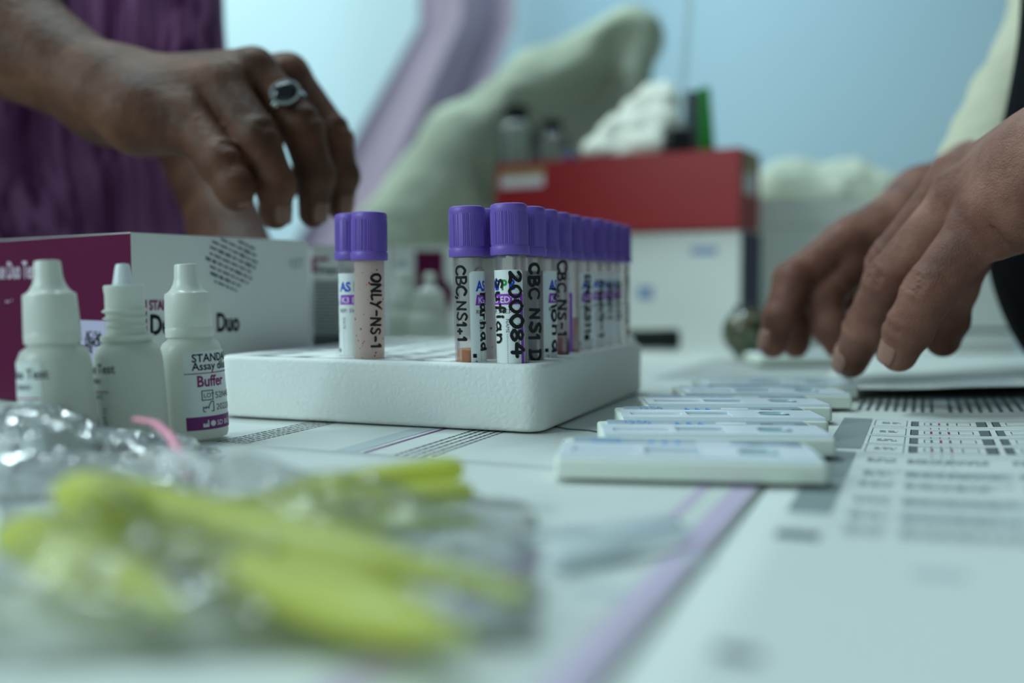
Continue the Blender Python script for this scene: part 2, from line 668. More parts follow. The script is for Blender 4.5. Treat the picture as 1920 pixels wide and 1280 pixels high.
def axis(lo, hi, fine_lo, fine_hi, fine, coarse):
    def seg(a, b, st):
        n = max(int(math.ceil((b - a) / st)), 1)
        return np.linspace(a, b, n + 1)
    out = []
    if lo < fine_lo:
        out.append(seg(lo, fine_lo, coarse)[:-1])
    out.append(seg(fine_lo, fine_hi, fine))
    if hi > fine_hi:
        out.append(seg(fine_hi, hi, coarse)[1:])
    return np.concatenate(out)

def mesh_np(name, V, Q, mat):
    me = bpy.data.meshes.new(name)
    n = len(V)
    m = len(Q)
    me.vertices.add(n)
    me.vertices.foreach_set('co', V.astype(np.float32).ravel())
    me.loops.add(m * 4)
    me.loops.foreach_set('vertex_index', Q.astype(np.int32).ravel())
    me.polygons.add(m)
    me.polygons.foreach_set('loop_start', np.arange(0, m * 4, 4, dtype=np.int32))
    me.polygons.foreach_set('loop_total', np.full(m, 4, dtype=np.int32))
    me.polygons.foreach_set('use_smooth', np.ones(m, dtype=bool))
    me.update(calc_edges=True)
    me.validate()
    me.materials.append(mat)
    return me

def relax(V, Q, it=2, lam=0.5):
    for _ in range(it):
        acc = np.zeros_like(V)
        num = np.zeros(len(V))
        for k in range(4):
            a = Q[:, k]
            b = Q[:, (k + 1) % 4]
            np.add.at(acc, a, V[b])
            np.add.at(acc, b, V[a])
            np.add.at(num, a, 1)
            np.add.at(num, b, 1)
        V = V + lam * (acc / np.maximum(num, 1)[:, None] - V)
    return V

# ================================================================== SETTING
mb = MB()
mb.add([(-3, -2, -0.75), (3, -2, -0.75), (3, 2.7, -0.75), (-3, 2.7, -0.75)], [(0, 1, 2, 3)], M('floor_tile', (150, 156, 156), 0.5, 0.3, var=0.08, vscale=5))
struct(mb.build('floor'))
m_wall = M('blue_wall_paint', (198, 220, 229), 0.7, 0.2, var=0.02, vscale=2)
mb = MB()
mb.add(*rbox(6.0, 0.1, 3.0, 0.001, 0.001, -0.75, cy=2.65), m_wall)
struct(mb.build('wall_back'))
mb = MB()
mb.add(*rbox(6.0, 0.015, 0.09, 0.001, 0.001, -0.75, cy=2.592), M('skirting_paint', (205, 212, 212), 0.5, 0.3))
struct(mb.build('baseboard_back'))

# mauve curtain against the wall, gathered towards its foot
cur = thing('curtain', 'mauve curtain hanging against the pale wall, left of the pale green cloth', 'curtain', (-0.235, 2.35, 0))
mb = MB()
vs, fs = [], []
NU, NV = 48, 24
for j in range(NV + 1):
    t = j / NV
    z = 0.05 + 1.5 * t
    x0 = -0.34 + 0.36 * min(t * 2.4, 1)
    x1 = 0.0 + 0.24 * min(t * 2.4, 1)
    for i in range(NU + 1):
        s = i / NU
        vs.append((x0 + (x1 - x0) * s, 0.030 * math.sin(s * 9 + 0.8 * t) + 0.006 * math.sin(s * 23 + 3 * t), z))
for j in range(NV):
    for i in range(NU):
        a = j * (NU + 1) + i
        fs.append((a, a + 1, a + NU + 2, a + NU + 1))
mb.add(vs, fs, M('mauve_cloth', (152, 136, 152), 0.85, 0.1, var=0.08, vscale=8))
c_o = mb.build('curtain_cloth', cur)
sm = c_o.modifiers.new('thick', 'SOLIDIFY')
sm.thickness = 0.003
mb = MB()
mb.add(*tubepath([(-0.2, 0, 1.56), (0.4, 0, 1.56)], [0.012, 0.012], 12), m_metal)
mb.build('curtain_rod', cur)

# ================================================================== TABLE
tb = thing('table', 'long table covered by instruction leaflets under the foam tube rack', 'table', (0.115, 0.52, -0.75))
mb = MB()
mb.add(*rbox(0.87, 1.66, 0.03, 0.01, 0.003, 0.72), m_table)
mb.build('table_top', tb)
for sx in (-1, 1):
    for sy in (-1, 1):
        mb = MB()
        mb.add(*rbox(0.035, 0.035, 0.72, 0.004, 0.002, 0, cx=sx * 0.38, cy=sy * 0.77), m_metal)
        mb.build('leg', tb)
for sx in (-1, 1):
    mb = MB()
    mb.add(*rbox(0.02, 1.5, 0.05, 0.003, 0.002, 0.67, cx=sx * 0.38), m_metal)
    mb.build('apron', tb)

# ================================================================== LEAFLETS
A22 = math.radians(22.5)
Q2 = Vector((math.sin(A22), math.cos(A22), 0))      # the way the printed lines run
Q1 = Vector((math.cos(A22), -math.sin(A22), 0))

def BA(px, py):
    p = T(px, py)
    return p.dot(Q1), p.dot(Q2)

class Sheet:
    """a paper leaflet lying on the table, with print as its own part"""
    def __init__(self, name, label, b0, b1, a0, a1, z, lift, n=30):
        self.root = thing(name, label, 'leaflet', (0, 0, 0), 0, None)
        self.z, self.lift = z, lift
        mb = MB()
        vs, fs = [], []
        for j in range(n + 1):
            for i in range(n + 1):
                vs.append(self.pt(b0 + (b1 - b0) * i / n, a0 + (a1 - a0) * j / n))
        for j in range(n):
            for i in range(n):
                k = j * (n + 1) + i
                fs.append((k, k + 1, k + n + 2, k + n + 1))
        mb.add(vs, fs, m_paper)
        o = mb.build('paper', self.root)
        s = o.modifiers.new('thick', 'SOLIDIFY')
        s.thickness = 0.00012
        s.offset = -1
        self.pm = MB()
    def pt(self, b, a, up=0.0):
        p = Q1 * b + Q2 * a
        return (p.x, p.y, self.z + self.lift(b, a) + up)
    def poly(self, pts, mat, up=0.00012):
        self.pm.add([self.pt(b, a, up) for b, a in pts], [tuple(range(len(pts)))], mat)
    def rect(self, b0, b1, a0, a1, mat, up=0.00012):
        n = max(1, int(abs(a1 - a0) / 0.012))
        m = max(1, int(abs(b1 - b0) / 0.012))
        for i in range(m):
            for j in range(n):
                x0, x1 = b0 + (b1 - b0) * i / m, b0 + (b1 - b0) * (i + 1) / m
                y0, y1 = a0 + (a1 - a0) * j / n, a0 + (a1 - a0) * (j + 1) / n
                self.poly([(x0, y0), (x1, y0), (x1, y1), (x0, y1)], mat, up)
    def frame(self, b0, b1, a0, a1, wd, mat):
        self.rect(b0, b1, a0, a0 + wd, mat)
        self.rect(b0, b1, a1 - wd, a1, mat)
        self.rect(b0, b0 + wd, a0, a1, mat)
        self.rect(b1 - wd, b1, a0, a1, mat)
    def lines(self, b0, n, pitch, a0, a1, h, mat, along='a', rnd=random):
        """small print that cannot be read: word-long dashes in lines"""
        for i in range(n):
            p = a0
            end = a1 - rnd.uniform(0, 0.25) * (a1 - a0)
            while p < end:
                wl = rnd.uniform(0.0012, 0.0045)
                q = min(p + wl, end)
                if along == 'a':
                    self.poly([(b0 + i * pitch, p), (b0 + i * pitch + h, p), (b0 + i * pitch + h, q), (b0 + i * pitch, q)], mat)
                else:
                    self.poly([(p, b0 + i * pitch), (q, b0 + i * pitch), (q, b0 + i * pitch + h), (p, b0 + i * pitch + h)], mat)
                p = q + 0.0009
    def done(self):
        self.pm.build('print', self.root, smooth=False)

flat0 = lambda b, a: 0.0002 * math.sin(b * 40) * math.sin(a * 31)
s0 = Sheet('instruction_leaflet', 'large white leaflet with purple lines lying under the foam tube rack', -0.40, -0.0430, 0.02, 0.90, 0.0006, flat0)
def bavg(*pp):
    return sum(BA(*p)[0] for p in pp) / len(pp)
# grey and purple rules that run away from the lens on the left
bp = bavg((480, 915), (600, 875), (790, 820))
s0.rect(bp - 0.0008, bp + 0.0006, 0.18, 0.62, m_purple_ink)
s0.rect(bp - 0.0125, bp - 0.0035, 0.18, 0.62, m_pale_ink)
s0.rect(bp + 0.022, bp + 0.024, 0.15, 0.28, m_pale_ink)
b1_, a1_ = BA(410, 835)
s0.lines(b1_ - 0.004, 5, 0.0030, a1_ - 0.006, a1_ + 0.12, 0.0010, m_ink)
b2_, a2_ = BA(745, 858)
s0.lines(b2_ - 0.002, 4, 0.0034, a2_, a2_ + 0.10, 0.0010, m_ink)
s0.rect(b2_ - 0.004, b2_ + 0.002, a2_ - 0.012, a2_ - 0.002, m_purple_ink)
s0.lines(b2_ + 0.011, 1, 0.003, a2_ + 0.004, a2_ + 0.09, 0.0010, m_grey_ink)
# round emblem and curved rule near the rack's corner
b3_, a3_ = BA(1084, 830)
ring = []
for k in range(20):
    a = 2 * PI * k / 20
    s0.poly([(b3_ + 0.006 * math.cos(a), a3_ + 0.006 * math.sin(a)), (b3_ + 0.006 * math.cos(a + PI / 10), a3_ + 0.006 * math.sin(a + PI / 10)),
             (b3_ + 0.0045 * math.cos(a + PI / 10), a3_ + 0.0045 * math.sin(a + PI / 10)), (b3_ + 0.0045 * math.cos(a), a3_ + 0.0045 * math.sin(a))], m_grey_ink)
s0.rect(b3_ - 0.0025, b3_ + 0.0025, a3_ - 0.002, a3_ + 0.002, m_grey_ink)
pts = [BA(1035, 800), BA(1070, 806), BA(1105, 808), BA(1140, 814)]
for (q0, q1) in zip(pts, pts[1:]):
    s0.poly([q0, q1, (q1[0], q1[1] - 0.004), (q0[0], q0[1] - 0.003)], m_grey_ink)
s0.lines(-0.16, 30, 0.0034, 0.62, 0.86, 0.0011, m_grey_ink)
s0.done()

sf = Sheet('instruction_leaflet', 'white leaflet with two lilac stripes in front of the test cassettes', -0.30, -0.0418, 0.0, 0.300, 0.0012, flat0)
c1_ = bavg((1410, 910), (1330, 985))
c2_ = bavg((1345, 908), (1260, 965))
sf.rect(c1_ - 0.003, c1_ + 0.0035, 0.05, 0.300, m_lilac_ink)
sf.rect(c2_ - 0.0014, c2_ + 0.0016, 0.215, 0.300, m_lilac_ink)
sf.rect(c1_ - 0.032, c1_ - 0.026, 0.05, 0.20, m_lilac_ink)
for (px, py, db, da, mt) in ((930, 955, 0.012, 0.007, m_grey_ink), (1010, 960, 0.010, 0.004, m_pale_ink), (1090, 1000, 0.01, 0.006, m_pale_ink),
                             (1300, 1060, 0.008, 0.004, m_pale_ink), (1380, 1240, 0.007, 0.004, m_grey_ink), (1120, 1120, 0.010, 0.005, m_pale_ink)):
    b, a = BA(px, py)
    sf.rect(b - db / 2, b + db / 2, a - da / 2, a + da / 2, mt)
for k in range(7):
    b, a = BA(700 + 25 * k, 990 + 32 * k)
    sf.lines(b, 3, 0.004, a - 0.02, a + 0.02, 0.0014, m_pale_ink)
sf.done()

liftr = lambda b, a: 0.0002 * math.sin(b * 50 + 1) + 0.0035 * min(1.0, max(0.0, (b + 0.01) / 0.06)) ** 2
s1 = Sheet('instruction_leaflet', 'white leaflet with drawings of test cassettes at the right of the real cassettes', -0.0410, 0.34, 0.0, 0.60, 0.0010, liftr)
# grey heading bars along its left margin
def bar(p0, p1, wd):
    b0, a0 = BA(*p0)
    b1, a1 = BA(*p1)
    return b0, a0, a1
bh = bavg((1600, 815), (1570, 880), (1520, 940))
h_top = BA(1610, 788)[1]
h_bot = BA(1585, 845)[1]
s1.rect(bh - 0.006, bh + 0.006, h_bot, h_top, m_bar_ink)
s1.lines(bh - 0.0025, 1, 0.004, h_bot + 0.008, h_top - 0.008, 0.0034, m_white_ink)
s1.rect(bh - 0.006, bh + 0.005, BA(1570, 905)[1], h_bot - 0.008, m_bar_ink)
s1.rect(bh - 0.006, bh + 0.005, BA(1510, 968)[1], BA(1570, 905)[1] - 0.003, m_bar_ink)
# four rows of drawn cassettes
row_a = [BA(1637, 796)[1], BA(1632, 812)[1], BA(1628, 828)[1], BA(1622, 844)[1]]
rb = bavg((1640, 797), (1625, 838))
for r, a in enumerate(row_a):
    hh = (row_a[0] - row_a[1]) * 0.36
    s1.frame(rb, rb + 0.013, a - hh, a + hh, 0.0003, m_grey_ink)
    s1.lines(a - 0.0028, 2, 0.0034, rb + 0.003, rb + 0.011, 0.0014, m_grey_ink, along='b')
    for (o, ln) in ((0.0145, 0.029), (0.0455, 0.020)):
        s1.frame(rb + o, rb + o + ln, a - hh * 0.8, a + hh * 0.8, 0.0004, m_ink)
        s1.rect(rb + o + 0.0004, rb + o + 0.003, a - hh * 0.75, a + hh * 0.75, m_grey_ink)
        s1.rect(rb + o + ln - 0.004, rb + o + ln - 0.0004, a - hh * 0.75, a + hh * 0.75, m_grey_ink)
        s1.frame(rb + o + 0.005, rb + o + ln - 0.006, a - hh * 0.4, a + hh * 0.4, 0.0004, m_grey_ink)
    s1.rect(rb + 0.0320, rb + 0.0324, a - hh * 0.4, a + hh * 0.4, m_ink)
    for k in range(3):
        s1.rect(rb + 0.0218 + 0.0032 * k, rb + 0.0226 + 0.0032 * k, a - hh * 0.35, a + hh * 0.35, m_magenta_ink if (k + r) % 2 else m_grey_ink)
        for q in range(4):
            s1.rect(rb + 0.0218 + 0.0032 * k, rb + 0.0222 + 0.0032 * k, a - hh * 1.7 + q * 0.0013, a - hh * 1.7 + q * 0.0013 + 0.0006, m_ink)
    s1.rect(rb - 0.002, rb + 0.10, a - hh * 1.35, a - hh * 1.3, m_pale_ink)
for k in range(3):
    s1.rect(rb + 0.0218 + 0.0032 * k, rb + 0.0221 + 0.0032 * k, BA(1730, 890)[1], row_a[3], m_pale_ink)
# table of results below the drawings, blocks of small print above them
for i, (pya, mt) in enumerate(((868, m_grey_ink), (893, m_pale_ink), (915, m_grey_ink), (945, m_pale_ink), (975, m_grey_ink), (1005, m_grey_ink))):
    a = BA(1660, pya)[1]
    h = 0.0052
    s1.lines(a - h, 3, 0.0032, rb + 0.002, rb + 0.013, 0.0013, m_grey_ink, along='b')
    s1.lines(a - h, 3, 0.0032, rb + 0.0145, rb + 0.044, 0.0016, m_grey_ink, along='b')
    s1.lines(a - h, 3, 0.0032, rb + 0.046, rb + 0.095, 0.0016, m_grey_ink, along='b')
    s1.rect(rb - 0.002, rb + 0.115, a + h + 0.0012, a + h + 0.0016, m_pale_ink)
    if i in (1, 3, 4):
        s1.rect(rb + 0.014, rb + 0.045, a - h - 0.0006, a + h - 0.001, m_pale_ink, up=0.00006)
b, a = BA(1495, 1010)
s1.rect(b - 0.005, b + 0.005, a - 0.004, a + 0.004, m_grey_ink)
b, a = BA(1750, 1090)
s1.rect(b - 0.004, b + 0.006, a - 0.003, a + 0.003, m_pale_ink)
atx = BA(1700, 775)[1]
s1.lines(rb - 0.010, 9, 0.0040, atx - 0.004, atx + 0.075, 0.0017, m_grey_ink)
s1.lines(rb + 0.030, 9, 0.0042, atx - 0.004, atx + 0.075, 0.0017, m_grey_ink)
s1.lines(rb + 0.072, 9, 0.0044, atx + 0.004, atx + 0.085, 0.0019, m_ink)
s1.rect(rb + 0.020, rb + 0.13, atx + 0.026, atx + 0.08, m_pale_ink, up=0.00006)
s1.done()

# folded leaflet whose front fold stands off the table
s2 = Sheet('folded_leaflet', 'folded white paper with a lifted front edge under the right hands', -0.040, 0.155, 0.548, 0.84, 0.0016,
           lambda b, a: liftr(b, a) + 0.0048 * math.exp(-max(a - 0.548, 0) * 16) + 0.0008 * (1 + math.sin(b * 60)) * math.exp(-max(a - 0.548, 0) * 8))
for (q0_, q1_) in ((0.60, 0.63), (0.66, 0.668)):
    s2.rect(-0.02, 0.15, q0_, q1_, m_pale_ink)
    s2.pm.build('printed_bar', s2.root, smooth=False)
    s2.pm = MB()

# ================================================================== FOAM TUBE RACK
E2 = Vector((0.352, 0.936, 0)).normalized()
E1 = Vector((-E2.y, E2.x, 0))                  # to the left along the front face
RACK_Z = 0.0273
BASE_Z = 0.0013
CORNER = Vector((0.0115, 0.3915, 0))
RW, RL = 0.155, 0.178
rz_rack = -math.atan2(E2.x, E2.y)
rack_c = CORNER + E1 * (RW / 2) + E2 * (RL / 2)
rack = thing('foam_rack', 'white expanded foam block holding the purple capped blood tubes', 'tube rack', (rack_c.x, rack_c.y, BASE_Z), rz_rack)
TUBE_R = 0.0065
F0 = Vector((0.0008, 0.405, 0))
PIT = 0.0181
tubes = []                                       # (key, xy)
def gridpos(c, k):
    return F0 + E1 * (0.019 * c) + E2 * (PIT * k)
tubes.append(('front', gridpos(0, 0)))
tubes.append(('frontleft', gridpos(0.98, 0)))
tubes.append(('behindleft', gridpos(1.0, 1)))
tubes.append(('solo', Vector((-0.0616, 0.4288, 0))))
tubes.append(('solo_back', Vector((-0.0712, 0.4495, 0))))
for k in range(1, 10):
    g = gridpos(0, k)
    tubes.append(('row%d' % k, g + Vector((0.0012 * (k > 5), 0, 0))))
mb = MB()
mb.add(*rbox(RW, RL, RACK_Z, 0.009, 0.0022, 0, n=8, en=4), m_foam)
ro = mb.build('foam_block', rack, angle=50)
cut = MB()
Minv = Matrix.Rotation(-rz_rack, 3, 'Z')
holes = [Minv @ (p - Vector((rack_c.x, rack_c.y, 0))) for _, p in tubes]
def clear(q):
    return all((q - h).length > 0.0152 for h in holes)
extra = []
for c in range(0, 7):
    for k in range(0, 10):
        q = Minv @ (gridpos(c, k) - Vector((rack_c.x, rack_c.y, 0)))
        if clear(q) and abs(q.x) < RW / 2 - 0.008 and abs(q.y) < RL / 2 - 0.0078:
            extra.append(q)
for q in holes + extra:
    vs, fs = lathe([(0, 0.0118), (0.0068, 0.0118), (0.0068, 0.04), (0, 0.04)], 20, q.x, q.y)
    cut.add(vs, fs, m_foam)
cm = cut.mesh('hole_cutter')
co = link('hole_cutter', cm, rack)
bm_ = ro.modifiers.new('holes', 'BOOLEAN')
bm_.operation = 'DIFFERENCE'
bm_.object = co
bm_.solver = 'EXACT'
bpy.context.view_layer.update()
dg = bpy.context.evaluated_depsgraph_get()
newme = bpy.data.meshes.new_from_object(ro.evaluated_get(dg))
ro.modifiers.clear()
ro.data = newme
bpy.data.objects.remove(co)
# a loose bead of foam on the rim, as on the photograph's right back corner
mb = MB()
mb.add(*lathe([(0, -0.0025), (0.0022, -0.0012), (0.0028, 0.0004), (0.002, 0.002), (0, 0.0027)], 16), m_foam)
bd = mb.build('foam_bead', rack)
bd.location = (RW / 2 - 0.006, RL / 2 - 0.006, RACK_Z + 0.001)

# ================================================================== BLOOD TUBES
def rib(a, z):
    if not (0.0042 < z < 0.0172):
        return 1.0
    s = (a / (2 * PI)) * 4 % 1.0
    if s < 0.14:
        return 1.012
    return 1.0 + 0.022 * (1 if math.sin(a * 60) > 0 else -0.6)
mb = MB()
prof = [(0.0066, 0.0), (0.0078, 0.0), (0.0080, 0.0004), (0.0080, 0.0030), (0.0078, 0.0035), (0.00755, 0.0036), (0.00755, 0.0042), (0.00757, 0.0043),
        (0.0075, 0.0171), (0.0075, 0.0174), (0.0076, 0.0182), (0.0075, 0.0196), (0.0071, 0.0203), (0.0060, 0.0207), (0.0056, 0.0206), (0, 0.0204)]
mb.add(*lathe(prof, 240, rf=rib), m_cap)
ME_CAP = mb.mesh('cap', angle=35)
def tube_mesh(mat):
    mb = MB()
    prof = [(0, 0.0), (0.0025, 0.0005), (0.0046, 0.0018), (0.0060, 0.004), (0.0065, 0.0065), (0.0065, 0.0720), (0.0058, 0.0720), (0.0057, 0.008), (0.0045, 0.0035), (0, 0.0015)]
    mb.add(*lathe(prof, 48), mat)
    return mb.mesh('tube_wall')
ME_TUBE = tube_mesh(m_tube)
ME_SMEAR = tube_mesh(m_tube_smear)
TB_Z = 0.0150                                    # tube bottoms stand this high, on the floor of the holes
CAP_OFF = 0.0572
LAB_TOP, LAB_BOT, LAB_W = 0.0512, 0.0075, 0.019

def wrap2(mb, vs, fs, mat, u0, v0, r, rot=False):
    if rot:                                      # reads downwards, letter tops to the right
        v2, f2 = slice2d(vs, fs, 1, 0.0006)
        mb.add([cyl(u0 + y, v0 - x, r) for x, y in v2], f2, mat)
    else:
        v2, f2 = slice2d(vs, fs, 0, 0.0006)
        mb.add([cyl(u0 + x, v0 + y, r) for x, y in v2], f2, mat)

def quad_wrap(mb, pts, mat, r):
    v2, f2 = slice2d(pts, [tuple(range(len(pts)))], 0, 0.0006)
    mb.add([cyl(x, y, r) for x, y in v2], f2, mat)

def make_label(root, u0):
    """the printed paper label; u0 is its left edge as arc length from the side that faces the lens"""
    r = TUBE_R + 0.00010
    mb = MB()
    out = []
    for (x, y) in rrect(LAB_W, LAB_TOP - LAB_BOT, 0.0016, 4):
        out.append((u0 + LAB_W / 2 + x, (LAB_TOP + LAB_BOT) / 2 + y))
    quad_wrap(mb, out, m_label, r)
    lab = mb.build('paper_label', root)
    r += 0.00008
    mb = MB()
    zt = LAB_TOP
    for (ch, u, mt) in (('A', 2.9, m_blue_ink), ('S', 6.1, m_blue_ink), ('P', 9.5, m_green_ink), ('B', 12.7, m_blue_ink)):
        v, f = text2d(ch, 0.0058, 0.035, 0.86)
        wrap2(mb, v, f, mt, u0 + u * 0.001, zt - 0.0080, r)
    v, f = text2d('\u00ae', 0.0028)
    wrap2(mb, v, f, m_ink, u0 + 0.0157, zt - 0.0042, r)
    quad_wrap(mb, [(u0 + 0.0024, zt - 0.0139), (u0 + LAB_W - 0.0002, zt - 0.0139), (u0 + LAB_W - 0.0002, zt - 0.0096), (u0 + 0.0031, zt - 0.0096)], m_violet_ink, r)
    quad_wrap(mb, [(u0 + LAB_W - 0.0016, LAB_BOT + 0.001), (u0 + LAB_W - 0.0002, LAB_BOT + 0.001), (u0 + LAB_W - 0.0002, zt - 0.0139), (u0 + LAB_W - 0.0016, zt - 0.0139)], m_violet_ink, r)
    v, f = text2d('K3 EDTA', 0.0036, 0.01)
    wrap2(mb, v, f, m_white_ink, u0 + 0.0036, zt - 0.0131, r + 0.00005)
    v, f = text2d('REF: SV-E3-2', 0.0024, 0.0)
    wrap2(mb, v, f, m_ink, u0 + 0.0026, zt - 0.0174, r)
    for (s, u) in (('DATE', 0.0042), ('NAME', 0.0112)):
        v, f = text2d(s, 0.0021, 0)
        wrap2(mb, v, f, m_grey_ink, u0 + u, zt - 0.0196, r, rot=True)
    for u in (0.0046, 0.0116):
        k = 0
        while k < 0.017:
            quad_wrap(mb, [(u0 + u, zt - 0.0262 - k), (u0 + u + 0.0002, zt - 0.0262 - k), (u0 + u + 0.0002, zt - 0.0258 - k), (u0 + u, zt - 0.0258 - k)], m_grey_ink, r)
            k += 0.0008
    quad_wrap(mb, [(u0 + 0.0008, zt - 0.0352), (u0 + 0.0024, zt - 0.0352), (u0 + 0.0024, zt - 0.0336), (u0 + 0.0008, zt - 0.0336)], m_ink, r)
    v, f = text2d('2', 0.0026)
    wrap2(mb, v, f, m_ink, u0 + 0.0016, zt - 0.0382, r)
    for (s, u) in (('2022/08', 0.0138), ('Medical Equip', 0.0160)):
        v, f = text2d(s, 0.0018, 0)
        wrap2(mb, v, f, m_grey_ink, u0 + u, zt - 0.0215, r, rot=True)
    mb.build('label_print', lab, smooth=False)
    return lab

m_orange = M('orange_serum', (206, 120, 48), 0.2, 0.5, var=0.15, vscale=200)
m_blood = M('dark_red_blood', (150, 20, 14), 0.15, 0.5, var=0.2, vscale=200)
m_pink = M('pink_serum', (196, 128, 100), 0.2, 0.5)
def make_tube(xy, label, cap_rot, tilt, lab_u, scripts, fluid=None, dz=0.0, smear=False, speck=0, seed=1):
    root = thing('blood_tube', label, 'tube', (xy.x, xy.y, TB_Z + dz), 0, 'purple capped blood tubes in the foam rack', rot=(tilt[0], tilt[1], 0))
    link('tube_wall', ME_SMEAR if smear else ME_TUBE, root)
    link('cap', ME_CAP, root, (0, 0, CAP_OFF), (0, 0, cap_rot))
    if lab_u is not None:
        make_label(root, lab_u)
    rnd = random.Random(seed)
    if scripts:
        mb = MB()
        for (s, size, wd, u, z, pitch) in scripts:
            v, f, x = handwriting(s, size, wd * 1.3, pitch, rnd)
            mb.add([cyl(u + b, z - a, TUBE_R + 0.00028) for a, b in v], f, m_marker)
        mb.build('handwriting', root, smooth=False)
    if fluid:
        top, mt = fluid
        mb = MB()
        mb.add(*lathe([(0, 0.0022), (0.0042, 0.0040), (0.00555, 0.0085), (0.00555, top - 0.0004), (0.0050, top), (0, top)], 32), mt)
        mb.build('blood_sample', root)
    if speck:
        mb = MB()
        for i in range(speck):
            u = rnd.uniform(-0.0085, 0.0085)
            z = rnd.uniform(0.014, 0.055)
            q = rnd.choice([0.00012, 0.0002, 0.0003, 0.0005])
            pts = [(u + q * math.cos(a) * rnd.uniform(.6, 1.2), z + q * math.sin(a) * rnd.uniform(.6, 1.3)) for a in [k * PI / 3 for k in range(6)]]
            mb.add([cyl(x, y, TUBE_R + 0.00018) for x, y in pts], [tuple(range(6))], m_blood)
        o = mb.build('blood_speck', root, smooth=False)
        o['kind'] = 'stuff'
    return root

TP = dict(tubes)
D = math.radians
ZT = 0.0555
make_tube(TP['front'], 'front blood tube of the long row, with 200084 written on its label', 0.25, (0, D(-1.6)), -0.0137,
          [('200084', 0.0050, 0.00115, -0.0004, 0.0505, 1.30), ('Sufian', 0.0044, 0.00085, -0.0078, 0.0478, 1.45)], seed=3)
make_tube(TP['frontleft'], 'blood tube with orange serum left of the long row, CBC NS1 written on clear plastic', 1.1, (0, D(-1.4)), 0.0004,
          [('CBC,NS1+1', 0.0042, 0.00080, -0.0056, 0.0535, 1.12), ('Farhad', 0.0042, 0.00085, 0.0052, 0.0425, 1.30)], (0.0195, m_orange), dz=-0.0006, seed=5)
make_tube(TP['behindleft'], 'blood tube half hidden behind the two front tubes of the long row', 0.7, (0, 0), 0.008,
          [('CBC', 0.0042, 0.0008, -0.006, 0.053, 1.2)], dz=-0.0004, speck=14, seed=6)
make_tube(TP['solo'], 'lone left blood tube smeared pink with red specks and ONLY NS-1 written down it', 0.35, (0, D(0.3)), None,
          [('ONLY-NS-1', 0.0046, 0.00085, 0.0018, 0.0515, 0.98)], None, dz=-0.0016, smear=True, speck=60, seed=11)
make_tube(TP['solo_back'], 'lone left blood tube standing behind the pink smeared one, blue letter on its label', 0.9, (0, D(-0.6)), -0.0084,
          [('CBC,NS1', 0.0042, 0.0008, -0.0125, 0.050, 1.3)], None, dz=-0.0008, seed=12)
rowspec = [
 ('second blood tube of the long row, thick writing on bare clear plastic', 0.0085, [('CBC NS1 D', 0.0046, 0.0011, 0.0006, 0.0540, 1.28)], None),
 ('third blood tube of the long row, with a label and Moh written over it', 0.0002, [('Mohd', 0.0052, 0.00095, 0.0046, 0.0440, 1.65)], None),
 ('fourth blood tube of the long row, dark red blood low in clear plastic', 0.0095, [('CBC,NS-1', 0.0046, 0.00095, 0.0010, 0.0560, 1.25)], (0.0215, m_blood)),
 ('fifth blood tube of the long row, pinkish serum standing above the foam', -0.0165, [], (0.0300, m_pink)),
 ('sixth blood tube of the long row, a labelled one with digits written downward', -0.0012, [('DN.12511e', 0.0044, 0.00095, 0.0034, 0.0500, 1.15)], None),
 ('seventh blood tube of the long row, its label edge just showing', -0.0020, [('Moh4-1', 0.0044, 0.001, 0.0042, 0.0470, 1.4)], None),
 ('eighth blood tube of the long row, third from its far end', -0.0030, [('Bani', 0.0044, 0.001, 0.0040, 0.0460, 1.6)], None),
 ('ninth blood tube of the long row, next to its far end', -0.0040, [('Salin', 0.0044, 0.001, 0.0040, 0.0460, 1.5)], None),
 ('last blood tube at the far end of the long row, black writing down its side', -0.019, [('CBC,NS1', 0.0046, 0.0012, 0.0052, 0.0550, 1.5)], None),
]
for k, (lb, lu, sc, fl) in enumerate(rowspec, 1):
    make_tube(TP['row%d' % k], lb, 0.4 * k, (0, D(-0.5)), lu, sc, fl, dz=0.0006 if k > 5 else 0.0, speck=6, seed=20 + k)

# ================================================================== DROPPER BOTTLES
m_ldpe = translucent('milky_plastic', (226, 228, 220), 0.32, 0.4)
m_ldpe_cap = translucent('milky_cap_plastic', (230, 232, 224), 0.28, 0.25)
m_nozzle = translucent('clear_nozzle_plastic', (232, 238, 240), 0.2, 0.3)
BR = 0.0122
def bottle_body_mesh():
    mb = MB()
    prof = [(0, 0.0008), (0.0100, 0.0), (0.0116, 0.0006), (0.0122, 0.0022), (0.01215, 0.0180), (0.0117, 0.0315), (0.0113, 0.0345), (0.0103, 0.0368), (0.0087, 0.0380), (0.0080, 0.0386), (0.0080, 0.0400)]
    mb.add(*lathe(prof, 56), m_ldpe)
    return mb.mesh('bottle_body')
ME_BB = bottle_body_mesh()
def liquid_mesh():
    mb = MB()
    mb.add(*lathe([(0, 0.0015), (0.0108, 0.0015), (0.0114, 0.003), (0.01125, 0.02), (0.0108, 0.0305), (0, 0.0305)], 40), M('buffer_liquid', (206, 214, 206), 0.1, 0.5))
    return mb.mesh('buffer_liquid')
ME_BL = liquid_mesh()
def fine(a, z):
    return 1 + 0.006 * math.sin(a * 48)
mb = MB()
mb.add(*lathe([(0.0078, 0.0392), (0.0088, 0.0392), (0.0090, 0.0398), (0.0090, 0.0424), (0.0088, 0.0428)], 56), m_ldpe_cap)
mb.add(*lathe([(0.0088, 0.0428), (0.00895, 0.0432), (0.0084, 0.0552), (0.0082, 0.0558)], 96, rf=fine), m_ldpe_cap)
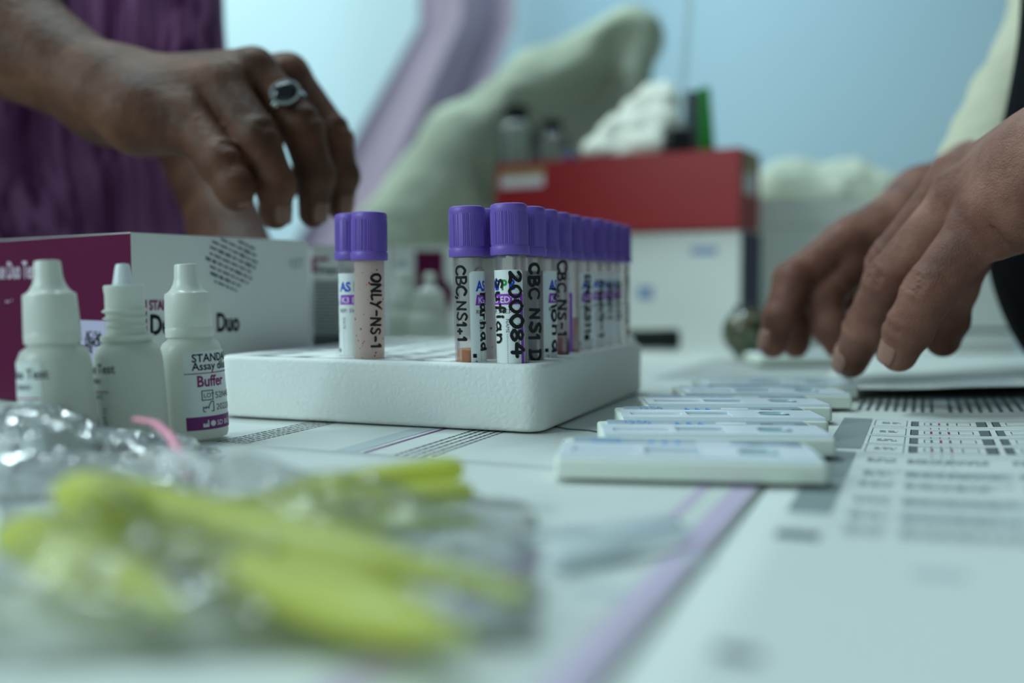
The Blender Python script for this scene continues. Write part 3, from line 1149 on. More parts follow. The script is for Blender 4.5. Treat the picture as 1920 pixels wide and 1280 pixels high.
mb.add(*lathe([(0.0081, 0.0558), (0.0074, 0.0561), (0.0062, 0.0572), (0.0051, 0.0592), (0.0045, 0.0615), (0.0042, 0.0662), (0.0040, 0.0667), (0.0034, 0.0669), (0, 0.0669)], 48), m_ldpe_cap)
ME_BC = mb.mesh('screw_cap', angle=30)
mb = MB()
mb.add(*lathe([(0.0066, 0.0380), (0.0078, 0.0386), (0.0090, 0.0392), (0.0091, 0.0408), (0.0070, 0.0414), (0.0068, 0.0430), (0.0066, 0.0436), (0.0077, 0.0441), (0.0077, 0.0444), (0.0066, 0.0450),
               (0.0066, 0.0462), (0.0078, 0.0468), (0.0078, 0.0472), (0.0067, 0.0478), (0.0067, 0.0488), (0.0079, 0.0494), (0.0079, 0.0498), (0.0068, 0.0505), (0.0067, 0.0560), (0.0069, 0.0564), (0.0069, 0.0584), (0.0066, 0.0588), (0.0036, 0.0589)], 48), m_ldpe_cap)
ME_BN = mb.mesh('threaded_neck', angle=30)
mb = MB()
mb.add(*lathe([(0.0040, 0.0580), (0.0038, 0.0592), (0.0026, 0.0652), (0.0022, 0.0662), (0.0012, 0.0664), (0.0006, 0.0658), (0, 0.0655)], 36), m_nozzle)
ME_NZ = mb.mesh('dropper_nozzle', angle=40)

def bottle_radius(z):
    if z < 0.018:
        return 0.0122
    return 0.01215 + (0.0117 - 0.01215) * (z - 0.018) / 0.0135

def conewrap(mb, vs, fs, mat, u0, v0, up=0.00012, cut=True):
    v2, f2 = slice2d(vs, fs, 0, 0.001) if cut else (vs, fs)
    mb.add([cyl((u0 + x) * 1.0, v0 + y, bottle_radius(v0 + y) + up) for x, y in v2], f2, mat)

def make_bottle(p, label, tilt, capped, style, u0):
    root = thing('dropper_bottle', label, 'bottle', p, 0, 'dropper bottles beside the foam rack', rot=(0, tilt, 0))
    link('bottle_body', ME_BB, root)
    link('screw_cap' if capped else 'threaded_neck', ME_BC if capped else ME_BN, root)
    if not capped:
        link('dropper_nozzle', ME_NZ, root)
    mb = MB()
    W, z0, z1 = 0.026, 0.0040, 0.0338
    pts = [(u0 + W / 2 + x, (z0 + z1) / 2 + y) for x, y in rrect(W, z1 - z0, 0.001, 3)]
    v2, f2 = slice2d(pts, [tuple(range(len(pts)))], 0, 0.001)
    v2, f2 = slice2d(v2, f2, 1, 0.003)
    conewrap(mb, v2, f2, m_label if style == 'front' else m_label_ldpe, 0, 0, cut=False)
    lab = mb.build('paper_label', root)
    mb = MB()
    up = 0.00024
    def tx(s, size, u, v, mt, bold=0.0, xs=1.0):
        a, b = text2d(s, size, bold, xs)
        conewrap(mb, a, b, mt, u0 + u, v, up)
    def ln(q0, q1, wd):
        v, f = ribbon([Vector(q0), Vector(q1)], wd)
        conewrap(mb, v, f, m_ink, u0, 0, up, cut=False)
    def rc_(a, b, c, d, mt):
        conewrap(mb, [(a, c), (b, c), (b, d), (a, d)], [(0, 1, 2, 3)], mt, u0, 0, up)
    if style == 'front':
        tx('STANDARD Q', 0.0042, 0.0032, 0.0298, m_ink, 0.018, 0.95)
        tx('Assay diluent', 0.0042, 0.0032, 0.0267, m_ink, 0.012, 0.95)
        tx('Buffer', 0.0058, 0.0046, 0.0205, m_magenta_ink, 0.02, 0.84)
        rc_(0.0002, W, 0.0253, 0.0256, m_magenta_ink)
        for (a, b, c, d) in ((0.0062, 0.0108, 0.0152, 0.0155), (0.0062, 0.0108, 0.0187, 0.0190), (0.0062, 0.0065, 0.0152, 0.0190), (0.0105, 0.0108, 0.0152, 0.0190)):
            rc_(a, b, c, d, m_ink)
        tx('LOT', 0.0023, 0.0069, 0.0163, m_ink, 0.0)
        tx('52N4322', 0.0034, 0.0117, 0.0157, m_grey_ink)
        line = [(0.0066, 0.0110), (0.0066, 0.0128), (0.0077, 0.0122), (0.0077, 0.0129), (0.0088, 0.0122), (0.0088, 0.0130), (0.0098, 0.0146), (0.0108, 0.0146), (0.0108, 0.0110), (0.0066, 0.0110)]
        for q0, q1 in zip(line, line[1:]):
            ln(q0, q1, 0.00032)
        tx('2022.08', 0.0034, 0.0119, 0.0112, m_grey_ink)
        rc_(0.0001, W - 0.0001, 0.0042, 0.0092, m_violet_band)
        up = 0.00030
        for (a, b, c, d) in ((0.0062, 0.0085, 0.0052, 0.0060), (0.0062, 0.0069, 0.0060, 0.0066), (0.0072, 0.0078, 0.0060, 0.0066), (0.0080, 0.0085, 0.0060, 0.0078)):
            rc_(a, b, c, d, m_white_ink)
        em = [(0.0102 + 0.0011 * math.cos(2 * PI * k / 14), 0.0064 + 0.0011 * math.sin(2 * PI * k / 14)) for k in range(14)]
        conewrap(mb, em, [tuple(range(14))], m_white_ink, u0, 0, up)
        tx('SD BIO', 0.0026, 0.0119, 0.0055, m_white_ink, 0.01)
    else:
        tx('Duo Test', 0.0046, W - 0.0142, 0.0282, m_ink, 0.01, 0.92)
        tx('53BA01', 0.0025, W - 0.0115, 0.0246, m_ink)
        rc_(0.0002, W - 0.0006, 0.0215, 0.0219, m_magenta_ink)
        for (q0, q1, wd) in (((W - 0.0098, 0.0196), (W - 0.0098, 0.0152), 0.0008), ((W - 0.0098, 0.0160), (W - 0.0098, 0.0138), 0.0015), ((W - 0.0098, 0.0166), (W - 0.0075, 0.0192), 0.0003),
                             ((W - 0.0118, 0.0146), (W - 0.0098, 0.0158), 0.0003), ((W - 0.0122, 0.0122), (W - 0.0068, 0.0122), 0.0004), ((W - 0.0122, 0.0122), (W - 0.0122, 0.0090), 0.0004),
                             ((W - 0.0068, 0.0122), (W - 0.0068, 0.0090), 0.0004), ((W - 0.0098, 0.0116), (W - 0.0098, 0.0092), 0.0004)):
            ln(q0, q1, wd)
        tx('40\u00b0C', 0.0021, W - 0.0072, 0.0192, m_ink)
        tx('2', 0.0021, W - 0.0130, 0.0146, m_ink)
        a, b = text2d('2017.12', 0.0024)
        v2, f2 = slice2d(a, b, 1, 0.001)
        mb.add([cyl(u0 + W - 0.0018 - y, 0.0085 + x, bottle_radius(0.0085 + x) + up) for x, y in v2], f2, m_ink)
    mb.build('label_print', lab, smooth=False)
    return root
m_label_ldpe = M('clear_label_film', (214, 220, 216), 0.4, 0.35)
m_violet_band = M('plum_ink', (122, 44, 116), 0.45, 0.3)
pb = T(363, 827)
make_bottle((P(364, 640, 0.3815).x, 0.3815, 0.0012), 'capped dropper bottle nearest the foam rack, its Buffer label turned right', D(-2.6), True, 'front', 0.0006)
make_bottle((P(247, 640, 0.356).x, 0.356, 0.0012), 'middle dropper bottle of three with bare threaded neck and open nozzle', D(-2.6), False, 'sharp', -0.0286)
make_bottle((P(109, 640, 0.335).x, 0.335, 0.0012), 'leftmost dropper bottle of three, capped, with a blurred Duo Test label', D(-2.8), True, 'soft', -0.0252)

# ================================================================== TEST KIT CARTONS
def carton(name, label, corner, dir_white, wl, dir_side, sl, h, m_front, m_side, m_top=None, e=0.0006, group=None):
    """a card box whose nearest upright edge stands at corner; parts are added in its own frame"""
    root = thing(name, label, 'box', corner, 0, group)
    a = Vector((*dir_white, 0)).normalized() * wl
    b = Vector((*dir_side, 0)).normalized() * sl
    t = 0.0008
    mb = MB()
    o = Vector((0, 0, 0))
    up = Vector((0, 0, h))
    vs = [o, a, a + b, b, o + up, a + up, a + b + up, b + up]
    mb.add(vs, [(0, 3, 2, 1)], m_front)
    mb.add(vs, [(1, 2, 6, 5), (2, 3, 7, 6)], m_front)
    mb.add(vs, [(0, 1, 5, 4)], m_front)
    mb.add(vs, [(3, 0, 4, 7)], m_side)
    body = mb.build('carton_body', root, smooth=False)
    bv = body.modifiers.new('bevel', 'BEVEL')
    bv.width = e
    bv.segments = 2
    # closing flaps on top
    mb = MB()
    n = Vector((0, 0, 0.0006))
    aa, bb = a.normalized() * 0.0006, b.normalized() * 0.0006
    for (q0, q1) in ((0.0, 0.498), (0.502, 1.0)):
        p = [a * 0 + b * q0, a + b * q0, a + b * q1, a * 0 + b * q1]
        mbf = MB()
        lo = [x + up - n * 0.5 for x in p]
        hi = [x + up + n * 0.5 for x in p]
        mbf.add(lo + hi, [(0, 3, 2, 1), (4, 5, 6, 7), (0, 1, 5, 4), (1, 2, 6, 5), (2, 3, 7, 6), (3, 0, 4, 7)], m_top or m_front)
        mbf.build('flap', root, smooth=False)
    return root, a, b

class Face:
    """writes on an upright face given in the thing's own frame"""
    def __init__(self, origin, u, nrm):
        self.o, self.u, self.n = Vector(origin), Vector(u).normalized(), Vector(nrm).normalized()
        self.mb = MB()
    def pt(self, x, y, up=0.0003):
        return self.o + self.u * x + Vector((0, 0, y)) + self.n * up
    def text(self, s, size, x, y, mat, bold=0.0, xs=1.0, up=0.0004):
        v, f = text2d(s, size, bold, xs)
        self.mb.add([self.pt(x + p, y + q, up) for p, q in v], f, mat)
    def rect(self, x0, x1, y0, y1, mat, up=0.0003):
        self.mb.add([self.pt(x0, y0, up), self.pt(x1, y0, up), self.pt(x1, y1, up), self.pt(x0, y1, up)], [(0, 1, 2, 3)], mat)
    def px(self, px, py, base):
        """face coordinates of the place seen at (px, py)"""
        r = Vector(((px - 960) / FPX, 0, 0)) + UPV * ((640 - py) / FPX) + FWD
        o = self.o + Vector(base)
        t = (o - CAM).dot(self.n) / r.dot(self.n)
        q = CAM + r * t - o
        return q.dot(self.u), q.z

# the carton whose corner points at the lens: white face right, magenta face left
cc = P(247, 540, 0.442)
kit_c = Vector((cc.x, cc.y, 0.0012))
kit, ka, kb = carton('test_kit_carton', 'white and magenta test kit carton behind the dropper bottles, Duo printed on it', kit_c, (0.6, 0.8), 0.103, (-0.8, 0.6), 0.15, 0.0820, m_white, m_magenta, m_white)
fw = Face((0, 0, 0), ka, Vector((0.8, -0.6, 0)))
x, y = fw.px(280, 627, kit_c)
x2, _ = fw.px(405, 622, kit_c)
h_de = fw.px(280, 590, kit_c)[1] - y
fw.text('De', h_de / 0.70, x, y, m_ink, 0.03, 0.68)
fw.text('ngue', h_de / 0.70, x + 0.0160, y, m_ink, 0.03, 0.62)
fw.text('Duo', h_de / 0.70 * 0.98, x2, fw.px(405, 621, kit_c)[1], m_ink, 0.03, 0.60)
xs_, ys_ = fw.px(279, 581, kit_c)
fw.text('STANDARD Q', (fw.px(279, 563, kit_c)[1] - ys_) / 0.7, xs_, ys_, m_magenta_ink, 0.03, 0.66)
xa, _ = fw.px(270, 600, kit_c)
fw.rect(xa, xa + 0.0014, fw.px(275, 622, kit_c)[1], fw.px(275, 562, kit_c)[1], m_magenta_ink)
xt, yt = fw.px(540, 503, kit_c)
fw.text('10T', 0.0072, xt, yt, m_pale_ink, 0.01, 0.9)
fw.mb.build('front_print', kit, smooth=False)
fw.mb = MB()
# round patch of slanting small print
cxp, cyp = fw.px(435, 482, kit_c)
rp = abs(fw.px(480, 488, kit_c)[0] - cxp)
rr = random.Random(4)
for i in range(-11, 12):
    yy = i * 0.0031
    p = -rp * 1.3
    while p < rp * 1.3:
        wl = rr.uniform(0.0012, 0.0045)
        q = p + wl
        def rt(s, tt):
            return cxp + s * 0.94 + tt * 0.0, cyp + tt - s * 0.34
        c0 = rt((p + q) / 2, yy)
        if (c0[0] - cxp) ** 2 + ((c0[1] - cyp) * 0.88) ** 2 < rp ** 2 and c0[1] < 0.0812:
            hh = 0.0011 if rr.random() < 0.75 else 0.0016
            vs = []
            for (s, tt) in ((p, yy - hh / 2), (q, yy - hh / 2), (q, yy + hh / 2), (p, yy + hh / 2)):
                u_, v_ = rt(s, tt)
                vs.append(fw.pt(u_, min(v_, 0.0818)))
            fw.mb.add(vs, [(0, 1, 2, 3)], m_grey_ink)
        p = q + 0.0009
fw.mb.build('round_print', kit, smooth=False)
fs_ = Face((0, 0, 0), -kb, Vector((-0.6, -0.8, 0)))
def fsx(px, py):
    return fs_.px(px, py, kit_c)
fs_.o = Vector((0, 0, 0))
x0_, y0_ = fsx(70, 521)
tw = text2d('Dengue Duo Test', 0.0120, 0.02, 0.62)[0]
twm = max(p[0] for p in tw)
fs_.text('Dengue Duo Test', 0.0120, x0_ - twm, y0_, M('mauve_print', (208, 188, 204), 0.5, 0.3), 0.02, 0.62)
fs_.text('-- \u00b7', 0.006, fsx(12, 570)[0], fsx(12, 570)[1], MATS['mauve_print'], 0.02)
fs_.mb.build('side_print', kit, smooth=False)
fl = Face((0, 0, 0), -kb, Vector((-0.6, -0.8, 0)))
lx0, ly0 = fl.px(150, 690, kit_c)
lx1, ly1 = -0.004, fl.px(160, 600, kit_c)[1]
mbl = MB()
mbl.add([fl.pt(lx0, ly0, 0.0002), fl.pt(lx1, ly0, 0.0002), fl.pt(lx1, ly1, 0.0002), fl.pt(lx0, ly1, 0.0002)], [(0, 1, 2, 3)], M('lilac_sticker', (182, 174, 200), 0.45, 0.35))
stk = mbl.build('sticker', kit, smooth=False)
fl.text('AC / Sub', 0.0052, fl.px(162, 634, kit_c)[0], fl.px(162, 634, kit_c)[1], m_ink, 0.02, 0.7)
fl.text('52N4C0213', 0.0052, fl.px(160, 648, kit_c)[0], fl.px(160, 648, kit_c)[1], m_ink, 0.02, 0.7)
fl.text('2022.02', 0.0046, fl.px(152, 660, kit_c)[0], fl.px(152, 660, kit_c)[1], m_ink, 0.02, 0.7)
fl.mb.build('sticker_print', stk, smooth=False)

# second carton further back, showing its lined side
c2 = P(586, 540, 0.60)
c2 = Vector((c2.x, c2.y, 0.0002))
k2, a2, b2 = carton('test_kit_carton', 'white test kit carton with grey lined side, seen behind the lone left tubes', c2, (0.97, 0.24), 0.047, (-0.24, 0.97), 0.12, 0.0840, m_white, m_white)
f2 = Face((0, 0, 0), a2, Vector((0.24, -0.97, 0)))
def f2p(px, py):
    return f2.px(px, py, c2)
f2.rect(f2p(584, 482)[0], f2p(592, 482)[0], f2p(584, 512)[1], f2p(584, 482)[1], m_magenta_ink)
f2.rect(f2p(594, 482)[0], f2p(616, 482)[0], f2p(594, 489)[1], f2p(594, 482)[1], m_magenta_ink)
f2.text('Dengue Duo', 0.0042, f2p(594, 510)[0], f2p(594, 510)[1], m_ink, 0.04)
for i in range(20):
    yy = f2p(590, 530)[1] - i * 0.0020
    f2.rect(f2p(588, 500)[0], f2p(588, 500)[0] + 0.035 + 0.004 * math.sin(i * 2.3), yy, yy + 0.0011, m_grey_ink)
f2.rect(f2p(586, 628)[0], f2p(640, 628)[0], f2p(590, 652)[1], f2p(590, 630)[1], m_grey_ink)
f2.mb.build('front_print', k2, smooth=False)

# third carton, white with a plum panel and folded plum flap, far behind between the tubes
c3 = P(735, 540, 0.86)
c3 = Vector((c3.x, c3.y, 0.0002))
k3, a3, b3 = carton('test_kit_carton', 'white carton with a plum panel, far behind the gap between the tubes', c3, (1, 0.06), 0.068, (-0.06, 1), 0.10, 0.0950, m_white, m_white)
f3 = Face((0, 0, 0), a3, Vector((0.06, -1, 0)))
f3.rect(f3.px(778, 470, c3)[0], f3.px(832, 470, c3)[0], f3.px(778, 560, c3)[1], f3.px(778, 470, c3)[1], m_magenta)
f3.mb.add([f3.pt(*f3.px(820, 540, c3)), f3.pt(*f3.px(842, 592, c3)), f3.pt(*f3.px(852, 545, c3)), f3.pt(*f3.px(832, 520, c3))], [(0, 1, 2, 3)], m_magenta)
f3.mb.build('plum_panel', k3, smooth=False)
f3.mb = MB()
f3.rect(f3.px(745, 492, c3)[0], f3.px(765, 492, c3)[0], f3.px(745, 510, c3)[1], f3.px(745, 492, c3)[1], m_pale_ink)
f3.mb.build('printed_mark', k3, smooth=False)

# two blurred white dropper bottles standing in front of it
def far_bottle(px, pb_, d, h, rb_, label, cap_r):
    p = P(px, 540, d)
    root = thing('dropper_bottle', label, 'bottle', (p.x, p.y, 0.0002))
    mb = MB()
    mb.add(*lathe([(0, 0), (rb_ * .95, 0), (rb_, 0.002), (rb_, h * 0.48), (rb_ * 0.9, h * 0.56), (rb_ * 0.55, h * 0.62), (rb_ * 0.5, h * 0.64), (0, h * 0.64)], 36), m_ldpe)
    mb.build('bottle_body', root)
    mb = MB()
    mb.add(*lathe([(rb_ * .3, h * .62), (rb_ * .72, h * .62), (rb_ * .66, h * .8), (cap_r, h * .85), (cap_r * .9, h * .98), (cap_r * .6, h), (0, h)], 36), m_ldpe_cap)
    mb.build('screw_cap', root)
far_bottle(757, 640, 0.74, 0.072, 0.0155, 'blurred white bottle far behind the foam rack, left of the plum panel', 0.007)
far_bottle(806, 640, 0.72, 0.070, 0.0150, 'blurred pointed white bottle standing before the plum panel', 0.0045)

# ================================================================== TEST CASSETTES
m_cas = M('cassette_plastic', (222, 228, 216), 0.4, 0.4)
m_cas_top = M('cassette_face', (228, 238, 246), 0.22, 0.55)  # bluish base colour carries the reflection of the wall
m_band = M('cassette_band', (166, 184, 198), 0.25, 0.5)
m_strip = M('test_strip', (214, 220, 224), 0.5, 0.3)
m_dark_rim = M('cassette_recess', (150, 172, 178), 0.4, 0.4)
m_redline = M('test_line_red', (176, 70, 96), 0.5, 0.3)
CW, CD_, CH = 0.079, 0.0422, 0.0072
def make_cassette_meshes():
    R = {}
    mb = MB()
    mb.add(*rbox(CW, CD_, CH - 0.0012, 0.002, 0.0009, 0, n=4, en=3), m_cas)
    R['body'] = mb.mesh('cassette_body', angle=40)
    x0 = -CW / 2 + 0.0012
    y0 = -CD_ / 2 + 0.0012
    z0, z1 = CH - 0.0012, CH
    mb = MB()
    mb.add(*plate_holes(x0, CW / 2 - 0.0014, y0, y0 + 0.0235, z0, z1,
                        [(x0 + 0.0035, x0 + 0.0235, y0 + 0.0075, y0 + 0.0145), (x0 + 0.0255, x0 + 0.0425, y0 + 0.0045, y0 + 0.0175), (x0 + 0.0535, x0 + 0.0650, y0 + 0.0070, y0 + 0.0155)]), m_cas_top)
    R['face'] = mb.mesh('raised_face', smooth=False)
    mb = MB()
    mb.add(*rbox(0.0195, 0.0066, 0.0003, 0.0003, 0.0001, z0, cx=x0 + 0.0135, cy=y0 + 0.011), m_strip)
    mb.add(*rbox(0.016, 0.0012, 0.00015, 0.0002, 0.00005, z0 + 0.0003, cx=x0 + 0.0140, cy=y0 + 0.0118), m_redline)
    R['win1'] = mb.mesh('result_window', smooth=False)
    mb = MB()
    mb.add(*rbox(0.0168, 0.0128, 0.0003, 0.0003, 0.0001, z0, cx=x0 + 0.034, cy=y0 + 0.011), m_dark_rim)
    mb.add(*rbox(0.0160, 0.0026, 0.0003, 0.0002, 0.00005, z0 + 0.0003, cx=x0 + 0.0342, cy=y0 + 0.0116), m_strip)
    R['win2'] = mb.mesh('result_window', smooth=False)
    mb = MB()
    o1 = rrect(0.0112, 0.0082, 0.0032, 5)
    o2 = rrect(0.0086, 0.0056, 0.0022, 5)
    cx, cy = x0 + 0.05925, y0 + 0.01125
    n = len(o1)
    vs = [(cx + a, cy + b, z1 + 0.0004) for a, b in o1] + [(cx + a, cy + b, z0 + 0.0001) for a, b in o2] + [(cx + a * 1.02, cy + b * 1.02, z0) for a, b in o1]
    fs = [(i, (i + 1) % n, n + (i + 1) % n, n + i) for i in range(n)] + [tuple(range(n, 2 * n))] + [(2 * n + i, 2 * n + (i + 1) % n, (i + 1) % n, i) for i in range(n)]
    mb.add(vs, fs, m_dark_rim)
    R['well'] = mb.mesh('sample_well', angle=50)
    mb = MB()
    yb = y0 + 0.0245
    mb.add(*rbox(CW - 0.006, 0.0145, 0.0007, 0.0008, 0.0002, z0, cx=0.0006, cy=yb + 0.0072), m_band)
    R['band'] = mb.mesh('printed_band', angle=40)
    mb = MB()
    zt = z0 + 0.0008
    for k in range(3):
        cx = x0 + 0.0278 + 0.0042 * k
        mb.add([(cx - 0.0012, yb + 0.0030, zt), (cx + 0.0012, yb + 0.0030, zt), (cx, yb + 0.0090, zt)], [(0, 1, 2)], m_sky_ink)
    mb.add([(x0 + 0.0415, yb + 0.003, zt), (x0 + 0.0525, yb + 0.003, zt), (x0 + 0.0535, yb + 0.009, zt), (x0 + 0.0425, yb + 0.009, zt)], [(0, 1, 2, 3)], m_cas_top)
    rr = random.Random(3)
    for cx in (0.058, 0.0705):
        for k in range(4):
            mb.add([(x0 + cx + 0.0012 * k, yb + 0.003, zt), (x0 + cx + 0.0012 * k + 0.0008, yb + 0.003, zt), (x0 + cx + 0.0012 * k + 0.0008, yb + 0.0065, zt), (x0 + cx + 0.0012 * k, yb + 0.0065, zt)], [(0, 1, 2, 3)], m_grey_ink)
    v, f, xx = handwriting('1254', 0.0050, 0.00045, 0.9, rr)
    mb.add([(x0 + 0.0085 + a * 0.7, yb + 0.003 + b * 1.6, zt + 0.0001) for a, b in v], f, m_sky_ink)
    R['bprint'] = mb.mesh('band_print', smooth=False)
    return R
CM = make_cassette_meshes()
def cassette(x, y, rz, label, z=0.0024):
    root = thing('test_cassette', label, 'test cassette', (x, y, z), rz, 'test cassettes in a line on the leaflets')
    link('cassette_body', CM['body'], root)
    link('raised_face', CM['face'], root)
    link('result_window', CM['win1'], root)
    link('result_window', CM['win2'], root)
    link('sample_well', CM['well'], root)
    b = link('printed_band', CM['band'], root)
    link('band_print', CM['bprint'], b)
cas = [ # left and right end in the photograph, distance of the front edge, turn, label
 (1072, 1553, 0.2870, -7.0, 'nearest test cassette, thick front edge facing the lens'),
 (1146, 1567, 0.3325, -3.3, 'second nearest test cassette, pink line in its left window'),
 (1172, 1560, 0.3765, -2.5, 'sharply focused third test cassette with three blue triangles'),
 (1216, 1567, 0.4205, -2.0, 'fourth test cassette from the lens, blurred, behind the sharp one'),
 (1290, 1600, 0.4645, -1.5, 'fifth test cassette from the lens, its right end pushed outward'),
 (1325, 1615, 0.5085, -1.0, 'farthest of the close test cassettes, under the lowest fingertip'),
]
for (l, r, d, rz, lb) in cas:
    xc = ((l + r) / 2 - 960) / FPX * d
    cassette(xc, d + CD_ / 2, D(rz), lb)
pf = T(1521, 690)
cassette(pf.x, pf.y + 0.02, D(2), 'lone test cassette lying far back under the far right hand', z=0.0032)

# ================================================================== PLASTIC BAGS AND DROPPERS IN FRONT
m_lime = translucent('lime_plastic', (230, 234, 132), 0.3, 0.6)
m_lime_pale = translucent('pale_lime_plastic', (222, 228, 150), 0.25, 0.5)
def nvec(v):
    return Vector((mnoise.noise(v), mnoise.noise(v + Vector((17.3, 5.1, 9.7))), mnoise.noise(v + Vector((-8.2, 21.4, 3.3)))))
def ridge(p, s, o=0.0):
    v = mnoise.noise(Vector((p[0] * s + o, p[1] * s - o, o)))
    return 1 - abs(v) * 2
def make_film(name, label, bnd, height, n, seed, zbase, mat, amp=1.0):
    """crumpled clear film over a footprint given by four corners on the table"""
    root = thing(name, label, 'bag', bnd[0])
    o = Vector(bnd[0])
    c = [Vector(b) - o for b in bnd]
    vs, fs = [], []
    for j in range(n + 1):
        for i in range(n + 1):
            s, t = i / n, j / n
            p = (c[0] * (1 - s) + c[1] * s) * (1 - t) + (c[3] * (1 - s) + c[2] * s) * t
            e = min(s, 1 - s, t, 1 - t)
            dome = min(1, e * 4.5) ** 0.6
            q = (p.x, p.y)
            h = height(s, t) * dome
            z = zbase + h * (0.72 + 0.30 * ridge(q, 38, seed)) + amp * dome * (0.0022 * ridge(q, 95, seed + 3) + 0.0016 * ridge(q, 190, seed + 7) + 0.0010 * ridge(q, 400, seed + 9))
            px_ = 0.002 * mnoise.noise(Vector((q[0] * 90, q[1] * 90, seed)))
            vs.append((p.x + px_, p.y + px_ * 0.7, max(z, zbase + 0.0002)))
    for j in range(n):
        for i in range(n):
            a = j * (n + 1) + i
            fs.append((a, a + 1, a + n + 2, a + n + 1))
    mb = MB()
    mb.add(vs, fs, mat)
    f = mb.build('film', root, angle=25)
    return root, f, o

hA = lambda s, t: 0.0115 + 0.005 * math.sin(s * 5 + 0.5) - 0.004 * (s > 0.9)
bagA, fA, oA = make_film('zip_bag', 'crumpled clear zip bag with a pink strip, in front of the dropper bottles',
    [T(-120, 960), T(385, 935), T(420, 860), T(-90, 860)], hA, 110, 2.3, 0.0024, m_bag, 1.0)
# pink closing strip
mb = MB()
pts = [P(255, 786, 0.300), P(290, 792, 0.296), P(318, 815, 0.290), P(338, 850, 0.283), P(352, 893, 0.276)]
pl = []
for i in range(len(pts) - 1):
    for k in range(4):
        pl.append(pts[i].lerp(pts[i + 1], k / 4) - oA)
pl.append(pts[-1] - oA)
mb.add(*tubepath(pl, [0.0016] * len(pl), 8, flat=0.5), M('pink_zip', (226, 140, 164), 0.4, 0.4))
mb.build('zip_strip', bagA)

hB = lambda s, t: 0.0100 + 0.002 * math.sin(s * 9) * math.sin(t * 6) + 0.009 * (1 - s) * (1 - s)
bagB, fB, oB = make_film('flat_bag', 'clear flat plastic bag lying over the lime droppers in the foreground',
    [T(-60, 1275), T(1010, 1230), T(1000, 975), T(20, 905)], hB, 120, 5.1, 0.0022, m_bag2, 0.5)

def dropper(p0, p1, wd, label, tip=0.35, z0=0.006, z1=0.005, bulb=0.33):
    """flat lime bulb, tapering neck and pale see-through stem, lying down; p0 bulb end, p1 stem end"""
    a = Vector((p0.x, p0.y, 0))
    b = Vector((p1.x, p1.y, 0))
    L = (b - a).length
    rz = math.atan2(b.y - a.y, b.x - a.x)
    root = thing('plastic_dropper', label, 'dropper', (a.x, a.y, z0), 0, 'lime plastic droppers in the foreground', rot=(0, -math.atan2(z1 - z0, L), rz))
    ls, rs = [], []
    for t, r in ((0, .55), (.02, .82), (.05, .95), (.15, 1.0), (bulb * .7, 1.0), (bulb, .86), (bulb + .08, .55), (bulb + .16, .44), (1 - tip, .38)):
        ls.append((t * L, 0, 0))
        rs.append(r * wd / 2)
    mb = MB()
    mb.add(*tubepath(ls, rs, 16, flat=0.62), m_lime)
    mb.build('bulb', root)
    mb = MB()
    mb.add(*tubepath([((1 - tip) * L, 0, 0), (L * .9, 0, 0), (L, 0, 0)], [.37 * wd / 2, .30 * wd / 2, .2 * wd / 2], 14), m_lime_pale)
    mb.build('stem', root)
zz = 0.008
dropper(T(45, 1010, zz), T(335, 1150, zz), 0.0150, 'short lime dropper at the far left of the foreground bundle', 0.12, 0.0095, 0.0085, 0.72)
dropper(T(130, 945, 0.013), T(985, 1120, zz), 0.0150, 'long lime dropper crossing the middle of the foreground bundle', 0.16, 0.0165, 0.0085, 0.70)
dropper(T(430, 1075, zz), T(880, 1200, zz), 0.0135, 'nearest lime dropper, lowest in the foreground bundle', 0.08, 0.0090, 0.0080, 0.78)
dropper(T(880, 925, zz), T(300, 985, zz), 0.0105, 'upper lime dropper pointing right, closest to the foam rack', 0.20, 0.0086, 0.0082, 0.55)
dropper(T(330, 985, zz), T(760, 1130, zz), 0.0150, 'lime dropper lying under the long one in the foreground', 0.08, 0.0086, 0.0086, 0.8)
dropper(T(500, 965, zz), T(900, 970, zz), 0.0085, 'thin pale lime dropper with a clear stem below the upper one', 0.60, 0.0070, 0.0070, 0.25)
dropper(T(150, 1010, zz), T(700, 1040, zz), 0.0140, 'pale lime dropper filling the middle gap of the foreground bundle', 0.10, 0.0080, 0.0080, 0.75)
dropper(T(860, 905, zz), T(420, 960, zz), 0.0110, 'lime dropper at the upper right end of the foreground bundle', 0.10, 0.0120, 0.0100, 0.7)
def clear_stem(p0, p1, r, label):
    root = thing('clear_dropper', label, 'dropper', (p0.x, p0.y, 0.0042), 0, None)
    v = Vector((p1.x - p0.x, p1.y - p0.y, 0))
    mb = MB()
    mb.add(*tubepath([v * 0, v * 0.04, v * 0.5, v * 0.55], [r * .7, r, r, r * .62], 14, flat=0.7), m_white_clear)
    mb.build('bulb', root)
    mb = MB()
    mb.add(*tubepath([v * 0.55, v * 0.8, v], [r * .6, r * .5, r * .35], 12), m_white_clear)
    mb.build('stem', root)
m_white_clear = translucent('frosted_clear_plastic', (236, 242, 244), 0.12, 0.5)
clear_stem(T(1030, 1085), T(1290, 1030), 0.0034, 'frosted white dropper lying on the leaflet right of the lime bundle')
clear_stem(T(1270, 1010), T(960, 1045), 0.0026, 'thin frosted dropper behind the frosted white one on the leaflet')
dropper(T(120, 1050, zz), T(470, 985, zz), 0.0120, 'lime dropper crossing over the far left one toward the rack', 0.10, 0.0190, 0.0100, 0.7)

# ================================================================== THINGS BEHIND
m_red = M('red_card', (146, 26, 30), 0.45, 0.35, var=0.04, vscale=10)
m_navy = M('navy_card', (22, 22, 62), 0.45, 0.35)
